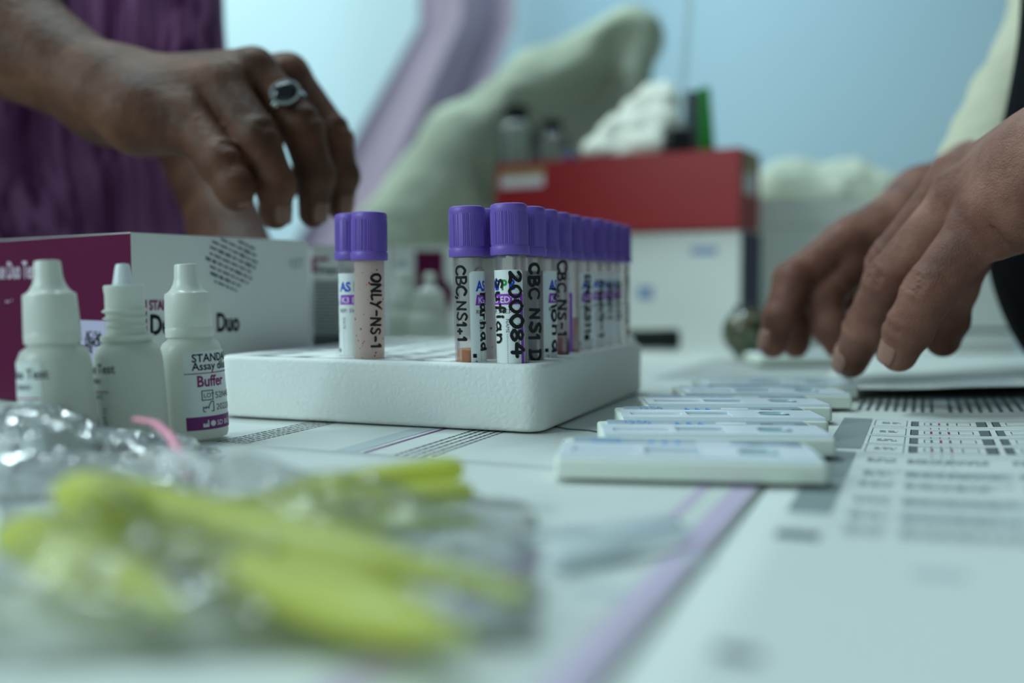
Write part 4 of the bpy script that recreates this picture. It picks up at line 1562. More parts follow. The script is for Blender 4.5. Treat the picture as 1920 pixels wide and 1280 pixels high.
# white carton under the red box
KB = 1.13
dwr = P(1388, 540, 0.86 * KB)
wl_dir = Vector((P(925, 540, 0.985 * KB).x - dwr.x, P(925, 540, 0.985 * KB).y - dwr.y, 0)).normalized()
wb_p = Vector((dwr.x, dwr.y, 0.0002))
side_dir = Vector((-wl_dir.y, wl_dir.x, 0))
if side_dir.y < 0:
    side_dir = -side_dir
wh = 0.0588 + (540 - 432) * 0.86 * KB / FPX
wb, wa_, wbv = carton('white_carton', 'white carton with a navy right end, under the red box', wb_p, (wl_dir.x, wl_dir.y), 0.245 * KB, (side_dir.x, side_dir.y), 0.07, wh - 0.0006, m_white, m_navy)
fwb = Face((0, 0, 0), -wa_, Vector((wl_dir.y, -wl_dir.x, 0)) if wl_dir.x < 0 and (-wl_dir.x) < 0 else Vector((-(-wl_dir.y), -(-wl_dir.x) * -1, 0)))
nrm = -side_dir
fwb.n = nrm
def wpx(px, py):
    return fwb.px(px, py, wb_p)
fwb.rect(wpx(1372, 440)[0], wpx(1387, 440)[0], wpx(1388, 640)[1], wpx(1388, 434)[1], m_white)
fwb.rect(wpx(1295, 468)[0], wpx(1345, 468)[0], wpx(1300, 478)[1], wpx(1300, 464)[1], M('faded_blue_ink', (140, 158, 190), 0.6, 0.2))
fwb.mb.build('printed_mark', wb, smooth=False)
fwb.mb = MB()
fwb.rect(wpx(1195, 548)[0], wpx(1225, 548)[0], wpx(1200, 562)[1], wpx(1200, 536)[1], MATS['faded_blue_ink'])
fwb.mb.build('printed_mark', wb, smooth=False)
# red box on it
dr = P(1384, 540, 0.855 * KB)
rb_p = Vector((dr.x, dr.y, 0.0588 + (540 - 430) * 0.855 * KB / FPX + 0.0012))
rh = (430 - 281) * 0.855 * KB / FPX
rdx, ra_, rbv = carton('red_carton', 'red carton with a pale label, lying on the white carton', rb_p, (wl_dir.x, wl_dir.y), 0.243 * KB, (side_dir.x, side_dir.y), 0.068, rh, m_red, m_red, m_red)
fr_ = Face((0, 0, 0), -ra_, nrm)
def rpx(px, py):
    return fr_.px(px, py, rb_p)
fr_.rect(rpx(938, 336)[0], rpx(1020, 336)[0], rpx(960, 352)[1], rpx(960, 333)[1], M('pale_label', (206, 196, 200), 0.5, 0.3), 0.0004)
fr_.rect(rpx(938, 320)[0], rpx(1022, 320)[0], rpx(960, 333)[1], rpx(960, 318)[1], M('brown_label', (150, 132, 90), 0.5, 0.3), 0.0004)
fr_.mb.build('front_label', rdx, smooth=False)
fe = Face((0, 0, 0), side_dir, wl_dir * -1)
fe.rect(0.012, 0.055, rh * 0.45, rh * 0.95, MATS['pale_label'], 0.0005)
fe.rect(0.012, 0.06, rh * 0.72, rh * 0.99, MATS['brown_label'], 0.0007)
fe.mb.build('end_label', rdx, smooth=False)
RTOP = rb_p.z + rh + 0.0004

def on_red(px, d):
    p = P(px, 540, d * KB)
    return Vector((p.x, p.y, RTOP))

# two clear bottles with black caps standing behind on the red box
def clear_bottle(px, d, h, r, label):
    p = on_red(px, d)
    h, r = h * KB, r * KB
    root = thing('clear_bottle', label, 'bottle', (p.x, p.y, p.z))
    mb = MB()
    mb.add(*lathe([(0, 0), (r, 0), (r, h * .62), (r * .7, h * .74), (r * .5, h * .78), (r * .5, h * .82)], 36), m_clear)
    mb.build('bottle_body', root)
    mb = MB()
    mb.add(*lathe([(r * .4, h * .8), (r * .62, h * .8), (r * .62, h * .99), (r * .55, h), (0, h)], 30), M('black_plastic', (16, 22, 24), 0.4, 0.4))
    mb.build('screw_cap', root)
clear_bottle(968, 1.005, 0.061, 0.020, 'clear bottle with a black cap at the left end of the red box')
clear_bottle(1034, 0.998, 0.046, 0.017, 'shorter clear bottle with a dark cap, right of the other on the red box')
# purple cap lying on the box
p = on_red(1068, 0.965)
mb = MB()
mb.add(*lathe([(0, 0), (0.008, 0), (0.008, 0.008), (0.006, 0.010), (0, 0.010)], 24), M('dull_violet_plastic', (74, 66, 130), 0.4, 0.4))
o = mb.build('bottle_cap')
o.location = p
tag(o, 'small violet cap lying on the red box beside the white tissue', 'cap')

def blob(name, parent, prims, mat, lo, hi, st, nz_amp=0.0, nz_s=20, cuts=(), k=0.012, relax_it=1):
    f = Field(np.arange(lo[0], hi[0], st), np.arange(lo[1], hi[1], st), np.arange(lo[2], hi[2], st))
    F = f.new(0.05)
    for (a, b, ra, rb_) in prims:
        f.cone(F, a, b, ra, rb_, k)
    for (pp, nn) in cuts:
        f.plane(F, pp, nn, 0.003)
    V, Q = f.nets(F)
    V = relax(V, Q, relax_it)
    if nz_amp:
        for i in range(len(V)):
            v = Vector(V[i])
            n1 = nvec(v * nz_s) + nvec(v * nz_s * 2.3) * 0.5
            V[i] += np.array(n1) * nz_amp
    me = mesh_np(name, V, Q, mat)
    return link(name, me, parent)

# pale green cloth draped in a slanting peak behind the red box
m_sage = M('sage_cloth', (180, 188, 168), 0.85, 0.15, var=0.30, vscale=11, bump=0.3, bscale=30, bdist=0.01)  # broad mottling in the colour stands in for shade among the folds
q0 = P(735, 470, 1.22)
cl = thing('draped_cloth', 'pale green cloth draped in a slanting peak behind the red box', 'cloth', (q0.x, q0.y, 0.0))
pr = []
def W(px, py, d):
    return P(px, py, d)
pr.append((W(690, 600, 1.20), W(750, 440, 1.20), 0.05, 0.05))
pr.append((W(750, 440, 1.20), W(880, 280, 1.20), 0.055, 0.052))
pr.append((W(880, 280, 1.20), W(1010, 170, 1.205), 0.052, 0.046))
pr.append((W(1010, 170, 1.205), W(1185, 62, 1.21), 0.046, 0.032))
pr.append((W(1188, 75, 1.21), W(1165, 150, 1.22), 0.032, 0.034))
pr.append((W(1165, 150, 1.22), W(1055, 310, 1.25), 0.034, 0.045))
pr.append((W(1010, 260, 1.26), W(960, 420, 1.25), 0.05, 0.05))
pr.append((W(880, 420, 1.22), W(860, 600, 1.22), 0.045, 0.045))
pr.append((W(1050, 330, 1.26), W(1000, 600, 1.26), 0.05, 0.05))
pr.append((W(800, 430, 1.21), W(765, 610, 1.21), 0.05, 0.05))
f = Field(np.arange(-0.30, 0.26, 0.006), np.arange(1.12, 1.36, 0.006), np.arange(-0.01, 0.44, 0.006))
F = f.new(0.05)
for (a, b, ra, rb_) in pr:
    f.cone(F, a, b, ra, rb_, 0.016)
# hollows between the folds
for (a, b, r) in ((W(1010, 235, 1.175), W(1130, 165, 1.185), 0.034), (W(940, 330, 1.17), W(1010, 235, 1.175), 0.034), (W(1172, 62, 1.175), W(1165, 95, 1.18), 0.016), (W(860, 400, 1.165), W(820, 560, 1.17), 0.014)):
    f.cone(F, a, b, r, r, 0.014, carve=True)
f.plane(F, (0, 0, 0.004), (0, 0, -1), 0.003)
V, Q = f.nets(F)
V = relax(V, Q, 2)
for i in range(len(V)):
    v = Vector(V[i])
    n1 = nvec(v * 14) + nvec(v * 32) * 0.5
    V[i] += np.array(n1) * 0.007
V[:, 2] = np.maximum(V[:, 2], 0.002)
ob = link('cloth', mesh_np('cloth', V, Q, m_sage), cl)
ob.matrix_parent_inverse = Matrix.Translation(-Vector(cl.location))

# crumpled tissue on the red box
p = on_red(1180, 0.925)
ts = thing('tissue_pile', 'crumpled white tissue heaped on the red box', 'tissue', p)
pr = [(on_red(1110, 0.945) + Vector((0, 0, .008 * KB)), on_red(1225, 0.92) + Vector((0, 0, .010 * KB)), 0.014, 0.018),
      (on_red(1150, 0.945) + Vector((0, 0, .025 * KB)), on_red(1235, 0.93) + Vector((0, 0, .028 * KB)), 0.018, 0.022),
      (on_red(1190, 0.945) + Vector((0, 0, .046 * KB)), on_red(1240, 0.94) + Vector((0, 0, .052 * KB)), 0.016, 0.018),
      (on_red(1215, 0.95) + Vector((0, 0, .062 * KB)), on_red(1240, 0.95) + Vector((0, 0, .066 * KB)), 0.012, 0.012)]
m_tis = M('tissue_paper', (226, 226, 214), 0.8, 0.15, bump=0.5, bscale=60, bdist=0.004)
ob = blob('tissue', None, pr, m_tis, (p.x - 0.08, p.y - 0.07, p.z - 0.02), (p.x + 0.085, p.y + 0.10, p.z + 0.12), 0.0035, 0.0045, 45, [((0, 0, RTOP), (0, 0, -1))], 0.008, 1)
ob.parent = ts
ob.matrix_parent_inverse = Matrix.Translation(-Vector(ts.location))

# black and green pouch leaning on the tissue
p = on_red(1292, 0.895)
po = thing('spray_bottle', 'dark bottle with a bright green side standing on the red box', 'bottle', p)
mb = MB()
mb.add(*rbox(0.030, 0.018, 0.024, 0.007, 0.004, 0, n=6, cx=-0.012), MATS['black_plastic'])
mb.add(*rbox(0.017, 0.016, 0.062, 0.006, 0.003, 0, n=6, cx=0.002), M('dark_grey_plastic', (66, 76, 78), 0.4, 0.4))
mb.build('bottle_body', po)
mb = MB()
vs, fs = rbox(0.011, 0.017, 0.065, 0.004, 0.002, 0, n=5, cx=0.0125)
mb.add([(x + 0.006 * (1 - z / 0.065) * (1 if x > 0.0125 else 0), y, z) for x, y, z in vs], fs, M('bright_green_plastic', (30, 132, 44), 0.35, 0.45))
mb.build('green_side', po)

# thin translucent straw rising against the wall
st_ = on_red(1272, 0.91)
mb = MB()
mb.add(*tubepath([(0, 0, 0), (0.004, 0.002, 0.08), (0.010, 0.004, 0.17)], [0.0028, 0.0028, 0.0028], 12), m_clear)
o = mb.build('drinking_straw')
o.location = st_
tag(o, 'thin clear straw standing upright beside the dark green-sided bottle', 'straw')

# white carton at the right back with pale cloth bags on it
c5 = P(1412, 540, 1.06)
c5 = Vector((c5.x, c5.y, 0.0002))
h5 = 0.0588 + (540 - 372) * 1.06 / FPX
k5, a5, b5 = carton('white_carton', 'large plain white carton right of the red box, under pale cloth bags', c5, (1, 0.10), 0.25, (-0.10, 1), 0.16, h5, m_white, m_white)
f5 = Face((0, 0, 0), a5, Vector((0.1, -1, 0)))
f5.rect(0.004, 0.24, h5 * 0.80, h5 * 0.81, m_pale_ink)
f5.mb.build('front_print', k5, smooth=False)
q5 = P(1560, 372, 1.12)
bg = thing('cloth_bag', 'pale cream cloth bag slumped on the right white carton', 'bag', (q5.x, q5.y, h5))
zt5 = h5 + 0.0012
pr = []
for (x0p, x1p, dz, r) in ((1455, 1640, 0.018, 0.020), (1440, 1650, 0.014, 0.017), (1470, 1600, 0.032, 0.019), (1600, 1662, 0.016, 0.016)):
    a = P(x0p, 540, 1.13)
    b = P(x1p, 540, 1.13)
    pr.append(((a.x, a.y + (dz > .03) * 0.02, zt5 + dz), (b.x, b.y, zt5 + dz * .9), r, r))
ob = blob('bag_cloth', None, pr, M('cream_cloth', (206, 212, 194), 0.85, 0.15, var=0.06, vscale=14), (0.24, 1.03, zt5 - 0.01), (0.48, 1.22, zt5 + 0.08), 0.005, 0.006, 26, [((0, 0, zt5), (0, 0, -1))], 0.015, 2)
ob.parent = bg
ob.matrix_parent_inverse = Matrix.Translation(-Vector(bg.location))

# grey lidded tray at the right edge
c6 = P(1795, 540, 0.92)
c6 = Vector((c6.x, c6.y, 0.0002))
tr = thing('storage_case', 'pale grey case with a dark blue seam, behind the near right hand', 'case', (c6.x + 0.012, c6.y + 0.03, 0.0002))
mb = MB()
mb.add(*rbox(0.075, 0.08, 0.018, 0.004, 0.002, 0), m_white)
mb.build('case_base', tr)
mb = MB()
mb.add(*rbox(0.072, 0.077, 0.003, 0.004, 0.0008, 0.018), M('navy_seam', (40, 58, 96), 0.5, 0.3))
mb.build('seam', tr)
mb = MB()
mb.add(*rbox(0.075, 0.08, 0.058, 0.004, 0.002, 0.021), m_white)
mb.build('case_lid', tr)
mb = MB()
mb.add(*rbox(0.006, 0.002, 0.054, 0.0008, 0.0006, 0.023, cx=0.033, cy=-0.0405), M('grey_trim', (150, 170, 174), 0.5, 0.3))
mb.build('edge_trim', tr)

# marker, red cap, blue clip and mottled glass ball on the far table
pm = T(1178, 656.5)
mk = thing('marker_pen', 'short black marker lying behind the far end of the foam rack', 'pen', (pm.x, pm.y, 0.0105), rot=(0, PI / 2, D(4)))
mb = MB()
mb.add(*lathe([(0, 0), (0.0085, 0), (0.0092, 0.002), (0.0092, 0.030), (0.0085, 0.031)], 28), M('green_black_plastic', (20, 32, 28), 0.35, 0.4))
mb.build('barrel', mk)
mb = MB()
mb.add(*lathe([(0.0085, 0.031), (0.0096, 0.031), (0.0096, 0.047), (0.0088, 0.048), (0, 0.048)], 28), MATS['black_plastic'])
mb.build('pen_cap', mk)
p = T(1204, 645)
mb = MB()
mb.add(*lathe([(0, 0), (0.007, 0.0), (0.0085, 0.003), (0.0085, 0.020), (0.007, 0.024), (0, 0.025)], 24), M('red_plastic', (150, 26, 32), 0.35, 0.4))
o = mb.build('red_stopper')
o.location = (p.x, p.y, 0.0002)
tag(o, 'small red stopper standing beside the marker at the rack end', 'stopper')
p = T(1331, 646)
mb = MB()
mb.add(*lathe([(0, 0), (0.005, 0), (0.0055, 0.003), (0.0045, 0.012), (0.003, 0.018), (0, 0.019)], 20), M('slate_blue_plastic', (58, 92, 132), 0.4, 0.4))
o = mb.build('blue_stopper')
o.location = (p.x, p.y, 0.0002)
tag(o, 'tiny slate blue stopper on the table left of the glass ball', 'stopper')

gb_d = 0.80
gp = P(1403, 540, gb_d)
gb = thing('glass_jar', 'round glass jar with mottled olive contents beside the far right fingers', 'jar', (gp.x, gp.y, 0.0030))
GR = 0.0205
mb = MB()
prof = [(0, 0.0), (GR * .5, 0.0)] + [(GR * math.sin(a), GR - GR * math.cos(a)) for a in [PI * k / 16 for k in range(3, 14)]] + [(GR * .52, 2 * GR - 0.003), (GR * .52, 2 * GR + 0.001), (GR * .45, 2 * GR + 0.001)]
mb.add(*lathe(prof, 40), film('green_glass', (0.72, 0.80, 0.66), 0.06, 0.03, 1.4))
mb.build('glass_wall', gb)
m_mottle = bpy.data.materials.new('mottled_contents')
m_mottle.use_nodes = True
nt = m_mottle.node_tree
vn = nt.nodes.new('ShaderNodeTexVoronoi')
vn.inputs['Scale'].default_value = 130
tcn = nt.nodes.new('ShaderNodeTexCoord')
nt.links.new(tcn.outputs['Object'], vn.inputs['Vector'])
cr = nt.nodes.new('ShaderNodeValToRGB')
els = cr.color_ramp.elements
els[0].color = (*lin((96, 110, 60)), 1)
els[1].color = (*lin((190, 196, 160)), 1)
e_ = els.new(0.4)
e_.color = (*lin((132, 84, 62)), 1)
e_ = els.new(0.7)
e_.color = (*lin((88, 104, 70)), 1)
sepn = nt.nodes.new('ShaderNodeSeparateColor')
nt.links.new(vn.outputs['Color'], sepn.inputs[0])
nt.links.new(sepn.outputs[0], cr.inputs[0])
nt.links.new(cr.outputs[0], nt.nodes['Principled BSDF'].inputs['Base Color'])
mb = MB()
g2 = GR * 0.93
mb.add(*lathe([(0, 0.0015)] + [(g2 * math.sin(a), GR - g2 * math.cos(a)) for a in [PI * k / 16 for k in range(2, 12)]] + [(0, GR + g2 * 0.75)], 36), m_mottle)
mb.build('jar_contents', gb)

# ================================================================== PEOPLE
def skin_mat(name, dark, mid, light, pink):
    m = bpy.data.materials.new(name)
    m.use_nodes = True
    nt = m.node_tree
    b = nt.nodes['Principled BSDF']
    tc = nt.nodes.new('ShaderNodeTexCoord')
    n = nt.nodes.new('ShaderNodeTexNoise')
    n.inputs['Scale'].default_value = 45
    n.inputs['Detail'].default_value = 5
    nt.links.new(tc.outputs['Object'], n.inputs['Vector'])
    r = nt.nodes.new('ShaderNodeValToRGB')
    r.color_ramp.elements[0].position = 0.3
    r.color_ramp.elements[0].color = (*lin(dark), 1)
    r.color_ramp.elements[1].position = 0.72
    r.color_ramp.elements[1].color = (*lin(light), 1)
    e = r.color_ramp.elements.new(0.5)
    e.color = (*lin(mid), 1)
    nt.links.new(n.outputs['Fac'], r.inputs[0])
    nt.links.new(r.outputs[0], b.inputs['Base Color'])
    b.inputs['Roughness'].default_value = 0.55
    b.inputs['Specular IOR Level'].default_value = 0.26
    v = nt.nodes.new('ShaderNodeTexVoronoi')
    v.feature = 'DISTANCE_TO_EDGE'
    v.inputs['Scale'].default_value = 620
    nt.links.new(tc.outputs['Object'], v.inputs['Vector'])
    n2 = nt.nodes.new('ShaderNodeTexNoise')
    n2.inputs['Scale'].default_value = 170
    n2.inputs['Detail'].default_value = 6
    nt.links.new(tc.outputs['Object'], n2.inputs['Vector'])
    mx = nt.nodes.new('ShaderNodeMath')
    mx.operation = 'MULTIPLY_ADD'
    mx.inputs[1].default_value = 0.35
    nt.links.new(v.outputs['Distance'], mx.inputs[0])
    nt.links.new(n2.outputs['Fac'], mx.inputs[2])
    bp = nt.nodes.new('ShaderNodeBump')
    bp.inputs['Strength'].default_value = 0.6
    bp.inputs['Distance'].default_value = 0.0016
    nt.links.new(mx.outputs[0], bp.inputs['Height'])
    nt.links.new(bp.outputs['Normal'], b.inputs['Normal'])
    return m
m_skinL = skin_mat('dark_brown_skin', (74, 44, 30), (94, 58, 40), (114, 76, 54), None)
m_skinR = skin_mat('brown_skin', (94, 58, 46), (118, 76, 62), (142, 98, 82), None)
m_nailL = M('dark_nail', (128, 88, 70), 0.35, 0.5)
m_nailR = M('pale_nail', (150, 108, 94), 0.32, 0.5)

def add_finger(f, base, chain, kp=0.006):
    """chain: [(point, radius), ...] from knuckle to tip; returns the palm field joined with the finger"""
    G = f.new(0.05)
    for (a, ra), (b, rb_) in zip(chain, chain[1:]):
        f.cone(G, a, b, ra, rb_, 0.0022)
    for (p, r) in chain[1:-1]:
        f.cone(G, p, p + Vector((0, 0, 1e-4)), r * 1.035, r * 1.035, 0.003)
    return smin(base, G, kp)

def crease(f, F, p, along, side, r, n=3, gap=0.0021, depth=0.0006):
    """short grooves across the back of a knuckle"""
    t = along.normalized()
    d = (side - t * side.dot(t)).normalized()
    c = t.cross(d)
    for i in range(n):
        q = p + t * ((i - (n - 1) / 2) * gap)
        for (u0, u1) in ((-0.75, -0.25), (-0.25, 0.25), (0.25, 0.75)):
            a = q + (d * math.cos(u0) + c * math.sin(u0)) * (r + 0.0006 - depth + 0.0003)
            b = q + (d * math.cos(u1) + c * math.sin(u1)) * (r + 0.0006 - depth + 0.0003)
            f.cone(F, a, b, 0.0007, 0.0007, 0.0010, carve=True)

def nail(parent, base, tip, r, side, mat, s=1.0):
    """curved nail plate on the back of the last finger joint"""
    t = (tip - base).normalized()
    d = (side - t * side.dot(t)).normalized()
    c = t.cross(d)
    L = 0.0115 * s
    wd = 0.62
    rows, vs, fs = 7, [], []
    n = 8
    for j in range(rows + 1):
        q = j / rows
        ctr = tip + t * (r * 0.55 - L * (1 - q))
        rr_ = r * (1.03 - 0.10 * q * q)
        ww = 0.95 * (1 - 0.18 * abs(2 * q - 1) ** 3)
        for i in range(n + 1):
            a = (i / n * 2 - 1) * ww
            vs.append(ctr + (d * math.cos(a) + c * math.sin(a)) * (rr_ + 0.0004))
    for j in range(rows):
        for i in range(n):
            k = j * (n + 1) + i
            fs.append((k, k + 1, k + n + 2, k + n + 1))
    mb = MB()
    mb.add(vs, fs, mat)
    o = mb.build('nail', parent)
    s_ = o.modifiers.new('thick', 'SOLIDIFY')
    s_.thickness = 0.0007
    s_.offset = -0.2
    return o

# ---------------------------------------------------------------- person at the left
PL = thing('person', 'person in a purple striped shirt wearing a silver ring, reaching over the carton', 'person', (0, 0, 0))
f = Field(axis(-0.68, -0.06, -0.285, -0.078, 0.0013, 0.008), axis(0.44, 1.05, 0.475, 0.70, 0.00135, 0.008), axis(-0.20, 0.62, 0.055, 0.205, 0.00125, 0.008))
wristL = P(205, 178, 0.555)
foreL = P(0, 62, 0.575)
elbL = P(-380, -110, 0.64)
shL = Vector((-0.60, 0.84, 0.50))
palm = f.new(0.05)
f.cone(palm, elbL, foreL, 0.043, 0.034, 0.01)
f.cone(palm, foreL, wristL, 0.034, 0.0225, 0.012, sq=((0.25, 0.95, 0.1), 1.15))
f.cone(palm, shL, elbL, 0.055, 0.043, 0.02)
f.cone(palm, shL, Vector((-0.30, 0.86, 0.50)), 0.06, 0.06, 0.02)
f.cone(palm, Vector((-0.45, 0.86, 0.48)), Vector((-0.47, 0.86, 0.05)), 0.12, 0.12, 0.03)
# other arm, coming down behind the hand
sh2 = Vector((-0.30, 0.86, 0.50))
el2 = P(285, 60, 0.80)
wr2 = P(425, 430, 0.665)
f.cone(palm, sh2, el2, 0.052, 0.038, 0.02)
f.cone(palm, el2, wr2, 0.036, 0.0215, 0.012)
hand2 = wr2 + (wr2 - el2).normalized() * 0.062
f.cone(palm, wr2, hand2, 0.022, 0.028, 0.012)
for s in range(4):
    a = hand2 + Vector((-0.024 + 0.016 * s, 0, 0.004))
    b = a + Vector((0.004, -0.024, -0.012))
    c = b + Vector((0.0, 0.010, -0.018))
    f.cone(palm, a, b, 0.0095, 0.009, 0.003)
    f.cone(palm, b, c, 0.009, 0.0085, 0.003)
# hand: metacarpals
MC = {'little': P(352, 218, 0.530), 'ring': P(415, 160, 0.535), 'middle': P(476, 132, 0.550), 'index': P(540, 140, 0.575)}
for nme, r0, r1 in (('little', 0.018, 0.0135), ('ring', 0.017, 0.0125), ('middle', 0.017, 0.0118), ('index', 0.016, 0.0115)):
    off = {'little': P(255, 215, 0.535), 'ring': P(255, 190, 0.545), 'middle': P(255, 165, 0.56), 'index': P(260, 165, 0.575)}[nme]
    f.cone(palm, wristL, off, 0.0215, r0 * 1.05, 0.012)
    f.cone(palm, off, MC[nme], r0, r1, 0.009)
f.cone(palm, P(270, 222, 0.533), P(345, 248, 0.528), 0.0165, 0.0120, 0.010)
# thumb on the far side
f.cone(palm, P(290, 200, 0.575), P(400, 250, 0.595), 0.0165, 0.0125, 0.01)
chains = {
 'little': [(MC['little'], 0.0132), (P(414, 305, 0.512), 0.0112), (P(440, 350, 0.508), 0.0096), (P(443, 368, 0.510), 0.0080)],
 'ring': [(MC['ring'], 0.0125), (P(482, 262, 0.522), 0.0118), (P(516, 345, 0.522), 0.0102), (P(517, 402, 0.526), 0.0080)],
 'middle': [(MC['middle'], 0.0120), (P(566, 240, 0.545), 0.0116), (P(592, 330, 0.545), 0.0102), (P(587, 400, 0.548), 0.0080)],
 'index': [(MC['index'], 0.0118), (P(622, 255, 0.572), 0.0114), (P(640, 330, 0.570), 0.0100), (P(636, 385, 0.572), 0.0080)],
 'thumb': [(P(400, 250, 0.595), 0.0130), (P(485, 300, 0.610), 0.0110), (P(545, 345, 0.612), 0.0085)],
}
FF = palm
parts = []
for nme, ch in chains.items():
    parts.append(add_finger(f, palm, ch, 0.0055))
FF = parts[0]
for q in parts[1:]:
    FF = smin(FF, q, 0.0009)
for nme in ('little', 'ring', 'middle', 'index'):
    ch = chains[nme]
    al = ch[2][0] - ch[0][0]
    crease(f, FF, ch[1][0], al, Vector((0.75, -0.3, 0.6)), ch[1][1] * 1.03)
V, Q = f.nets(FF)
V = relax(V, Q, 2, 0.4)
link('body', mesh_np('body', V, Q, m_skinL), PL)
for nme in ('little', 'ring', 'middle', 'index'):
    ch = chains[nme]
    nail(PL, ch[2][0], ch[3][0], ch[3][1], Vector((0.9, -0.45, 0.15)), m_nailL, 0.95)
# ring
rc = MC['middle'].lerp(chains['middle'][1][0], 0.66)
rt_ = (chains['middle'][1][0] - MC['middle']).normalized()
rdir = Vector((0.1, -0.85, 0.45))
rdir = (rdir - rt_ * rdir.dot(rt_)).normalized()
rc2 = rt_.cross(rdir)
m_silver = M('silver', (214, 216, 214), 0.22, 0.5, metal=1.0)
mb = MB()
vs, fs = [], []
N1, N2 = 40, 8
RR = 0.0128
for i in range(N1):
    a = 2 * PI * i / N1
    cdir = rdir * math.cos(a) + rc2 * math.sin(a)
    for j in range(N2):
        b = 2 * PI * j / N2
        vs.append(rc + cdir * (RR + 0.0007 * math.cos(b)) + rt_ * (0.0022 * math.sin(b)))
for i in range(N1):
    for j in range(N2):
        fs.append((i * N2 + j, ((i + 1) % N1) * N2 + j, ((i + 1) % N1) * N2 + (j + 1) % N2, i * N2 + (j + 1) % N2))
mb.add(vs, fs, m_silver)
# raised oval bezel
top = rc + rdir * (RR - 0.0005)
def oval(a, su, sv, h):
    return top + rt_ * (math.cos(a) * su) + rc2 * (math.sin(a) * sv) + rdir * h
vs, fs = [], []
lev = [(0.0062, 0.0072, 0.0), (0.0074, 0.0086, 0.0030), (0.0074, 0.0086, 0.0046), (0.0058, 0.0070, 0.0048), (0.0056, 0.0068, 0.0036)]
for (su, sv, h) in lev:
    for k in range(28):
        vs.append(oval(2 * PI * k / 28, su, sv, h))
for L_ in range(len(lev) - 1):
    for k in range(28):
        fs.append((L_ * 28 + k, L_ * 28 + (k + 1) % 28, (L_ + 1) * 28 + (k + 1) % 28, (L_ + 1) * 28 + k))
mb.add(vs, fs, m_silver)
ringo = mb.build('ring', PL)
ringo['label'] = 'silver ring'
mb = MB()
vs, fs = [], []
for j in range(5):
    q = j / 5
    for k in range(24):
        vs.append(oval(2 * PI * k / 24, 0.0057 * math.cos(q * 1.4), 0.0069 * math.cos(q * 1.4), 0.0040 + 0.0030 * math.sin(q * 1.4)))
for j in range(4):
    for k in range(24):
        fs.append((j * 24 + k, j * 24 + (k + 1) % 24, (j + 1) * 24 + (k + 1) % 24, (j + 1) * 24 + k))
fs.append(tuple(range(96, 120)))
mb.add(vs, fs, M('dark_stone', (12, 16, 20), 0.08, 0.6))
so = mb.build('stone', ringo)
so['label'] = 'dark oval stone'

# shirt
def stripes(name, c1, c2, scale):
    m = bpy.data.materials.new(name)
    m.use_nodes = True
    nt = m.node_tree
    b = nt.nodes['Principled BSDF']
    b.inputs['Roughness'].default_value = 0.8
    b.inputs['Specular IOR Level'].default_value = 0.15
    tc = nt.nodes.new('ShaderNodeTexCoord')
    mp = nt.nodes.new('ShaderNodeMapping')
    mp.inputs['Scale'].default_value = (scale, scale * 0.4, scale * 0.02)
    nt.links.new(tc.outputs['Object'], mp.inputs[0])
    n = nt.nodes.new('ShaderNodeTexNoise')
    n.inputs['Scale'].default_value = 1.0
    n.inputs['Detail'].default_value = 2.5
    nt.links.new(mp.outputs[0], n.inputs['Vector'])
    r = nt.nodes.new('ShaderNodeValToRGB')
    r.color_ramp.elements[0].position = 0.38
    r.color_ramp.elements[1].position = 0.62
    r.color_ramp.elements[0].color = (*lin(c1), 1)
    r.color_ramp.elements[1].color = (*lin(c2), 1)
    nt.links.new(n.outputs['Fac'], r.inputs[0])
    nt.links.new(r.outputs[0], b.inputs['Base Color'])
    return m
m_shirt = stripes('purple_striped_cloth', (82, 36, 78), (142, 94, 136), 190)
f = Field(np.arange(-0.72, -0.15, 0.006), np.arange(0.56, 1.08, 0.006), np.arange(-0.14, 0.62, 0.006))
F = f.new(0.06)
f.cone(F, Vector((-0.44, 0.84, 0.16)), Vector((-0.45, 0.85, 0.46)), 0.158, 0.165, 0.02)
f.cone(F, Vector((-0.36, 0.84, 0.12)), Vector((-0.35, 0.85, 0.40)), 0.095, 0.12, 0.02)
f.cone(F, Vector((-0.52, 0.84, 0.10)), Vector((-0.50, 0.85, 0.40)), 0.13, 0.14, 0.02)
f.cone(F, Vector((-0.33, 0.85, 0.46)), el2 + (wr2 - el2) * 0.28, 0.075, 0.052, 0.02)
f.cone(F, shL, elbL + (shL - elbL) * 0.2, 0.078, 0.066, 0.02)
f.plane(F, (0, 0, 0.56), (0, 0, 1), 0.01)
V, Q = f.nets(F)
V = relax(V, Q, 2)
nn = np.zeros_like(V)
for i in range(len(V)):
    v = V[i]
    s = math.sin(v[0] * 95 + 2.2 * math.sin(v[2] * 13) + v[1] * 40)
    s2_ = math.sin(v[0] * 41 - v[2] * 17 + 1.5 * math.sin(v[2] * 21))
    dx, dy = v[0] + 0.45, v[1] - 0.85
    L_ = math.hypot(dx, dy) + 1e-6
    a = 0.0035 * s + 0.005 * s2_
    V[i, 0] += a * dx / L_
    V[i, 1] += a * dy / L_
so = link('shirt', mesh_np('shirt', V, Q, m_shirt), PL)

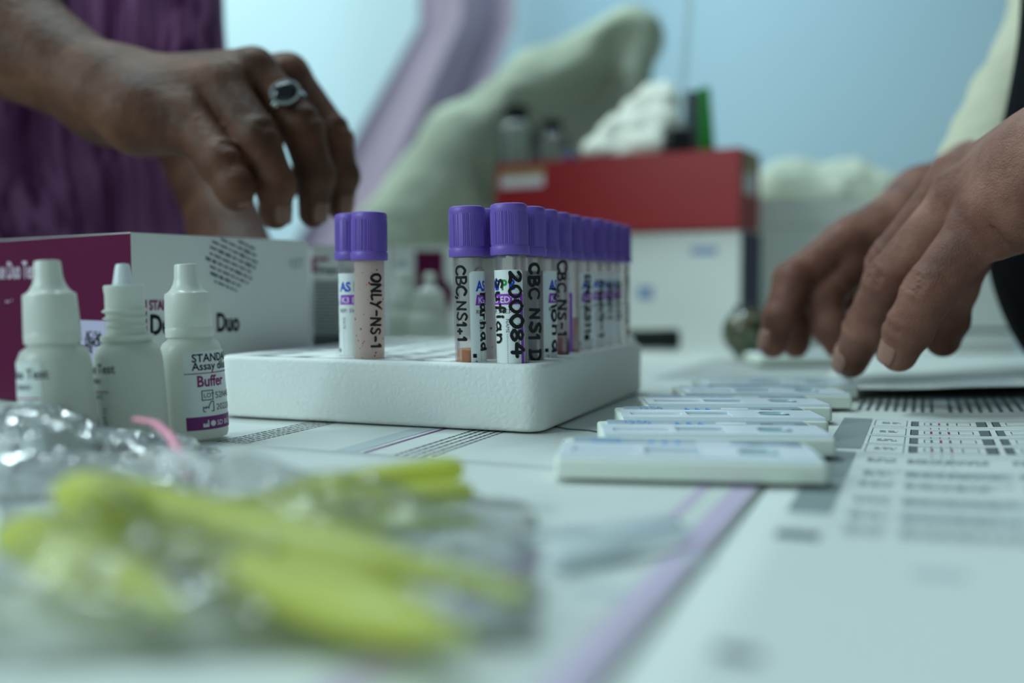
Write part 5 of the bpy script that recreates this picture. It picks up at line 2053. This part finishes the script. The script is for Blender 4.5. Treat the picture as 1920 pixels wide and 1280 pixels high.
# ---------------------------------------------------------------- person at the right
PR = thing('person', 'person in an off-white sleeve and black vest, both hands at the test cassettes', 'person', (0, 0, 0))
f = Field(axis(0.10, 0.80, 0.135, 0.300, 0.00115, 0.008), axis(0.30, 1.0, 0.395, 0.690, 0.00125, 0.008), axis(-0.12, 0.62, 0.004, 0.155, 0.00115, 0.008))
wr = P(1975, 318, 0.420)
fo = P(2250, 170, 0.400)
el = P(2720, 60, 0.450)
shn = Vector((0.56, 0.60, 0.50))
shf = Vector((0.50, 0.86, 0.50))
palm = f.new(0.05)
f.cone(palm, shn, el, 0.052, 0.042, 0.02)
f.cone(palm, el, fo, 0.042, 0.033, 0.012)
f.cone(palm, fo, wr, 0.033, 0.0235, 0.012, sq=((0, 0.9, -0.3), 1.12))
f.cone(palm, shn, shf, 0.06, 0.06, 0.02)
f.cone(palm, Vector((0.50, 0.64, 0.46)), Vector((0.49, 0.60, 0.18)), 0.09, 0.09, 0.03)
# near hand
N = {'little': P(1842, 420, 0.437), 'ring': P(1800, 372, 0.455), 'middle': P(1788, 345, 0.472), 'index': P(1815, 340, 0.490)}
st0 = {'little': P(1915, 372, 0.420), 'ring': P(1915, 335, 0.430), 'middle': P(1915, 310, 0.440), 'index': P(1920, 310, 0.455)}
for nme, r0, r1 in (('little', 0.0165, 0.0128), ('ring', 0.0155, 0.0122), ('middle', 0.0150, 0.0118), ('index', 0.0150, 0.0118)):
    f.cone(palm, wr, st0[nme], 0.022, r0 * 1.05, 0.012)
    f.cone(palm, st0[nme], N[nme], r0, r1, 0.008)
f.cone(palm, P(1960, 392, 0.418), P(1866, 448, 0.430), 0.0140, 0.0088, 0.006)
f.cone(palm, P(1930, 380, 0.45), P(1836, 430, 0.475), 0.018, 0.013, 0.010)
# stretched tendons on the back of the hand
for nme, dz in (('ring', 0.0128), ('middle', 0.0125), ('little', 0.0126)):
    a = st0[nme].lerp(N[nme], 0.05) + Vector((-0.006, -0.001, 0.0120))
    b = N[nme] + Vector((-0.0065, -0.0010, dz * 0.72))
    f.cone(palm, a, b, 0.0026, 0.0030, 0.004)
chN = {
 'little': [(N['little'], 0.0128), (P(1742, 545, 0.444), 0.0112), (P(1703, 617, 0.452), 0.0102), (P(1685, 662, 0.458), 0.0086)],
 'ring': [(N['ring'], 0.0122), (P(1668, 525, 0.478), 0.0114), (P(1624, 612, 0.497), 0.0104), (P(1595, 676, 0.512), 0.0088)],
 'middle': [(N['middle'], 0.0118), (P(1668, 488, 0.498), 0.0106), (P(1640, 575, 0.515), 0.0098), (P(1625, 640, 0.530), 0.0085)],
 'index': [(N['index'], 0.0118), (P(1745, 455, 0.52), 0.0108), (P(1735, 540, 0.53), 0.0098), (P(1728, 600, 0.535), 0.0085)],
 'thumb': [(P(1832, 440, 0.478), 0.0120), (P(1788, 540, 0.492), 0.0108), (P(1776, 600, 0.500), 0.0100), (P(1768, 638, 0.505), 0.0086)],
}
# far hand
wf = P(1735, 392, 0.655)
ef = P(2025, -60, 0.80)
f.cone(palm, shf, ef, 0.046, 0.030, 0.02)
f.cone(palm, ef, P(1866, 300, 0.70), 0.029, 0.0245, 0.012)
f.cone(palm, P(1866, 300, 0.70), wf, 0.0245, 0.0225, 0.012)
G = {'index': P(1585, 455, 0.600), 'middle': P(1600, 442, 0.620), 'ring': P(1618, 448, 0.640), 'little': P(1645, 462, 0.655)}
for nme, r0, r1 in (('index', 0.0165, 0.0130), ('middle', 0.0160, 0.0125), ('ring', 0.0155, 0.0120), ('little', 0.0145, 0.0115)):
    dd = {'index': 0.620, 'middle': 0.635, 'ring': 0.65, 'little': 0.665}[nme]
    p0 = P(1695, 412, dd)
    f.cone(palm, wf, p0, 0.022, r0 * 1.05, 0.012)
    f.cone(palm, p0, G[nme], r0, r1, 0.009)
f.cone(palm, P(1680, 435, 0.615), P(1590, 500, 0.600), 0.0165, 0.0130, 0.010)
chF = {
 'findex': [(G['index'], 0.0128), (P(1487, 525, 0.590), 0.0114), (P(1464, 595, 0.588), 0.0102), (P(1449, 645, 0.590), 0.0084)],
 'fmiddle': [(G['middle'], 0.0125), (P(1500, 520, 0.615), 0.0112), (P(1496, 600, 0.612), 0.0100), (P(1492, 646, 0.612), 0.0084)],
 'fring': [(G['ring'], 0.0120), (P(1560, 520, 0.645), 0.0108), (P(1555, 575, 0.645), 0.0096), (P(1552, 600, 0.642), 0.0082)],
 'flittle': [(G['little'], 0.0115), (P(1612, 520, 0.655), 0.0098), (P(1606, 558, 0.655), 0.0086), (P(1604, 574, 0.652), 0.0074)],
 'fthumb': [(P(1590, 500, 0.600), 0.0135), (P(1542, 560, 0.592), 0.0112), (P(1556, 612, 0.590), 0.0102), (P(1570, 645, 0.590), 0.0084)],
}
parts = []
for nme, ch in list(chN.items()) + list(chF.items()):
    parts.append(add_finger(f, palm, ch, 0.0050))
FF = parts[0]
for q in parts[1:]:
    FF = smin(FF, q, 0.0009)
sideN = Vector((-0.85, -0.25, 0.45))
for nme in ('little', 'ring', 'middle'):
    ch = chN[nme]
    crease(f, FF, ch[1][0], ch[2][0] - ch[0][0], sideN, ch[1][1] * 1.035, 4, 0.0022, 0.0006)
    crease(f, FF, ch[2][0], ch[3][0] - ch[1][0], sideN, ch[2][1] * 1.035, 2, 0.0020, 0.0003)
# fold at the root of the little finger and along the palm edge
f.cone(FF, P(1838, 446, 0.4205), P(1852, 476, 0.4245), 0.0011, 0.0011, 0.0018, carve=True)
f.cone(FF, P(1862, 425, 0.4165), P(1885, 462, 0.4180), 0.0010, 0.0010, 0.0018, carve=True)
V, Q = f.nets(FF)
V = relax(V, Q, 2, 0.35)
link('body', mesh_np('body', V, Q, m_skinR), PR)
for nme in ('little', 'ring', 'middle'):
    ch = chN[nme]
    nail(PR, ch[2][0], ch[3][0], ch[3][1], Vector((-0.95, -0.05, 0.10)), m_nailR)
nail(PR, chF['findex'][2][0], chF['findex'][3][0], chF['findex'][3][1], Vector((-0.95, -0.1, 0.2)), m_nailR)

# off-white sleeve on the far arm
m_off = M('off_white_cloth', (182, 180, 158), 0.85, 0.15, var=0.06, vscale=25)
f = Field(np.arange(0.24, 0.72, 0.004), np.arange(0.60, 1.02, 0.004), np.arange(0.08, 0.60, 0.004))
F = f.new(0.06)
cu0 = P(1826, 338, 0.690)
cu1 = P(2000, 10, 0.785)
f.cone(F, cu0, cu1, 0.0300, 0.0370, 0.01)
f.cone(F, cu1, ef, 0.0370, 0.048, 0.02)
f.cone(F, ef, shf, 0.048, 0.065, 0.02)
f.plane(F, cu0 - (cu1 - cu0).normalized() * 0.008, cu0 - cu1, 0.004)
V, Q = f.nets(F)
V = relax(V, Q, 2)
for i in range(len(V)):
    v = Vector(V[i])
    V[i] += np.array(nvec(v * 28)) * 0.0035 + np.array(nvec(v * 60)) * 0.0014
link('sleeve', mesh_np('sleeve', V, Q, m_off), PR)
# sleeve on the near arm, outside the photograph
f = Field(np.arange(0.26, 0.72, 0.006), np.arange(0.34, 0.72, 0.006), np.arange(0.06, 0.60, 0.006))
F = f.new(0.06)
e1 = el.lerp(fo, 0.35)
f.cone(F, e1, el, 0.046, 0.052, 0.01)
f.cone(F, el, shn, 0.052, 0.068, 0.02)
f.plane(F, e1, fo - el, 0.004)
V, Q = f.nets(F)
V = relax(V, Q, 2)
link('sleeve', mesh_np('sleeve', V, Q, m_off), PR)
# black vest
m_vest = M('black_cloth', (11, 11, 14), 0.9, 0.05)
f = Field(np.arange(0.26, 0.86, 0.006), np.arange(0.38, 1.0, 0.006), np.arange(-0.16, 0.62, 0.006))
F = f.new(0.06)
f.cone(F, Vector((0.448, 0.56, 0.20)), Vector((0.465, 0.58, 0.50)), 0.150, 0.150, 0.02)
f.cone(F, Vector((0.430, 0.56, 0.100)), Vector((0.53, 0.62, 0.20)), 0.150, 0.15, 0.03)
f.plane(F, (0, 0, 0.0130), (0, 0, -1), 0.003)
f.cone(F, Vector((0.52, 0.72, 0.26)), Vector((0.54, 0.78, 0.5)), 0.12, 0.12, 0.03)
f.plane(F, (0, 0, 0.55), (0, 0, 1), 0.01)
V, Q = f.nets(F)
V = relax(V, Q, 2)
link('vest', mesh_np('vest', V, Q, m_vest), PR)
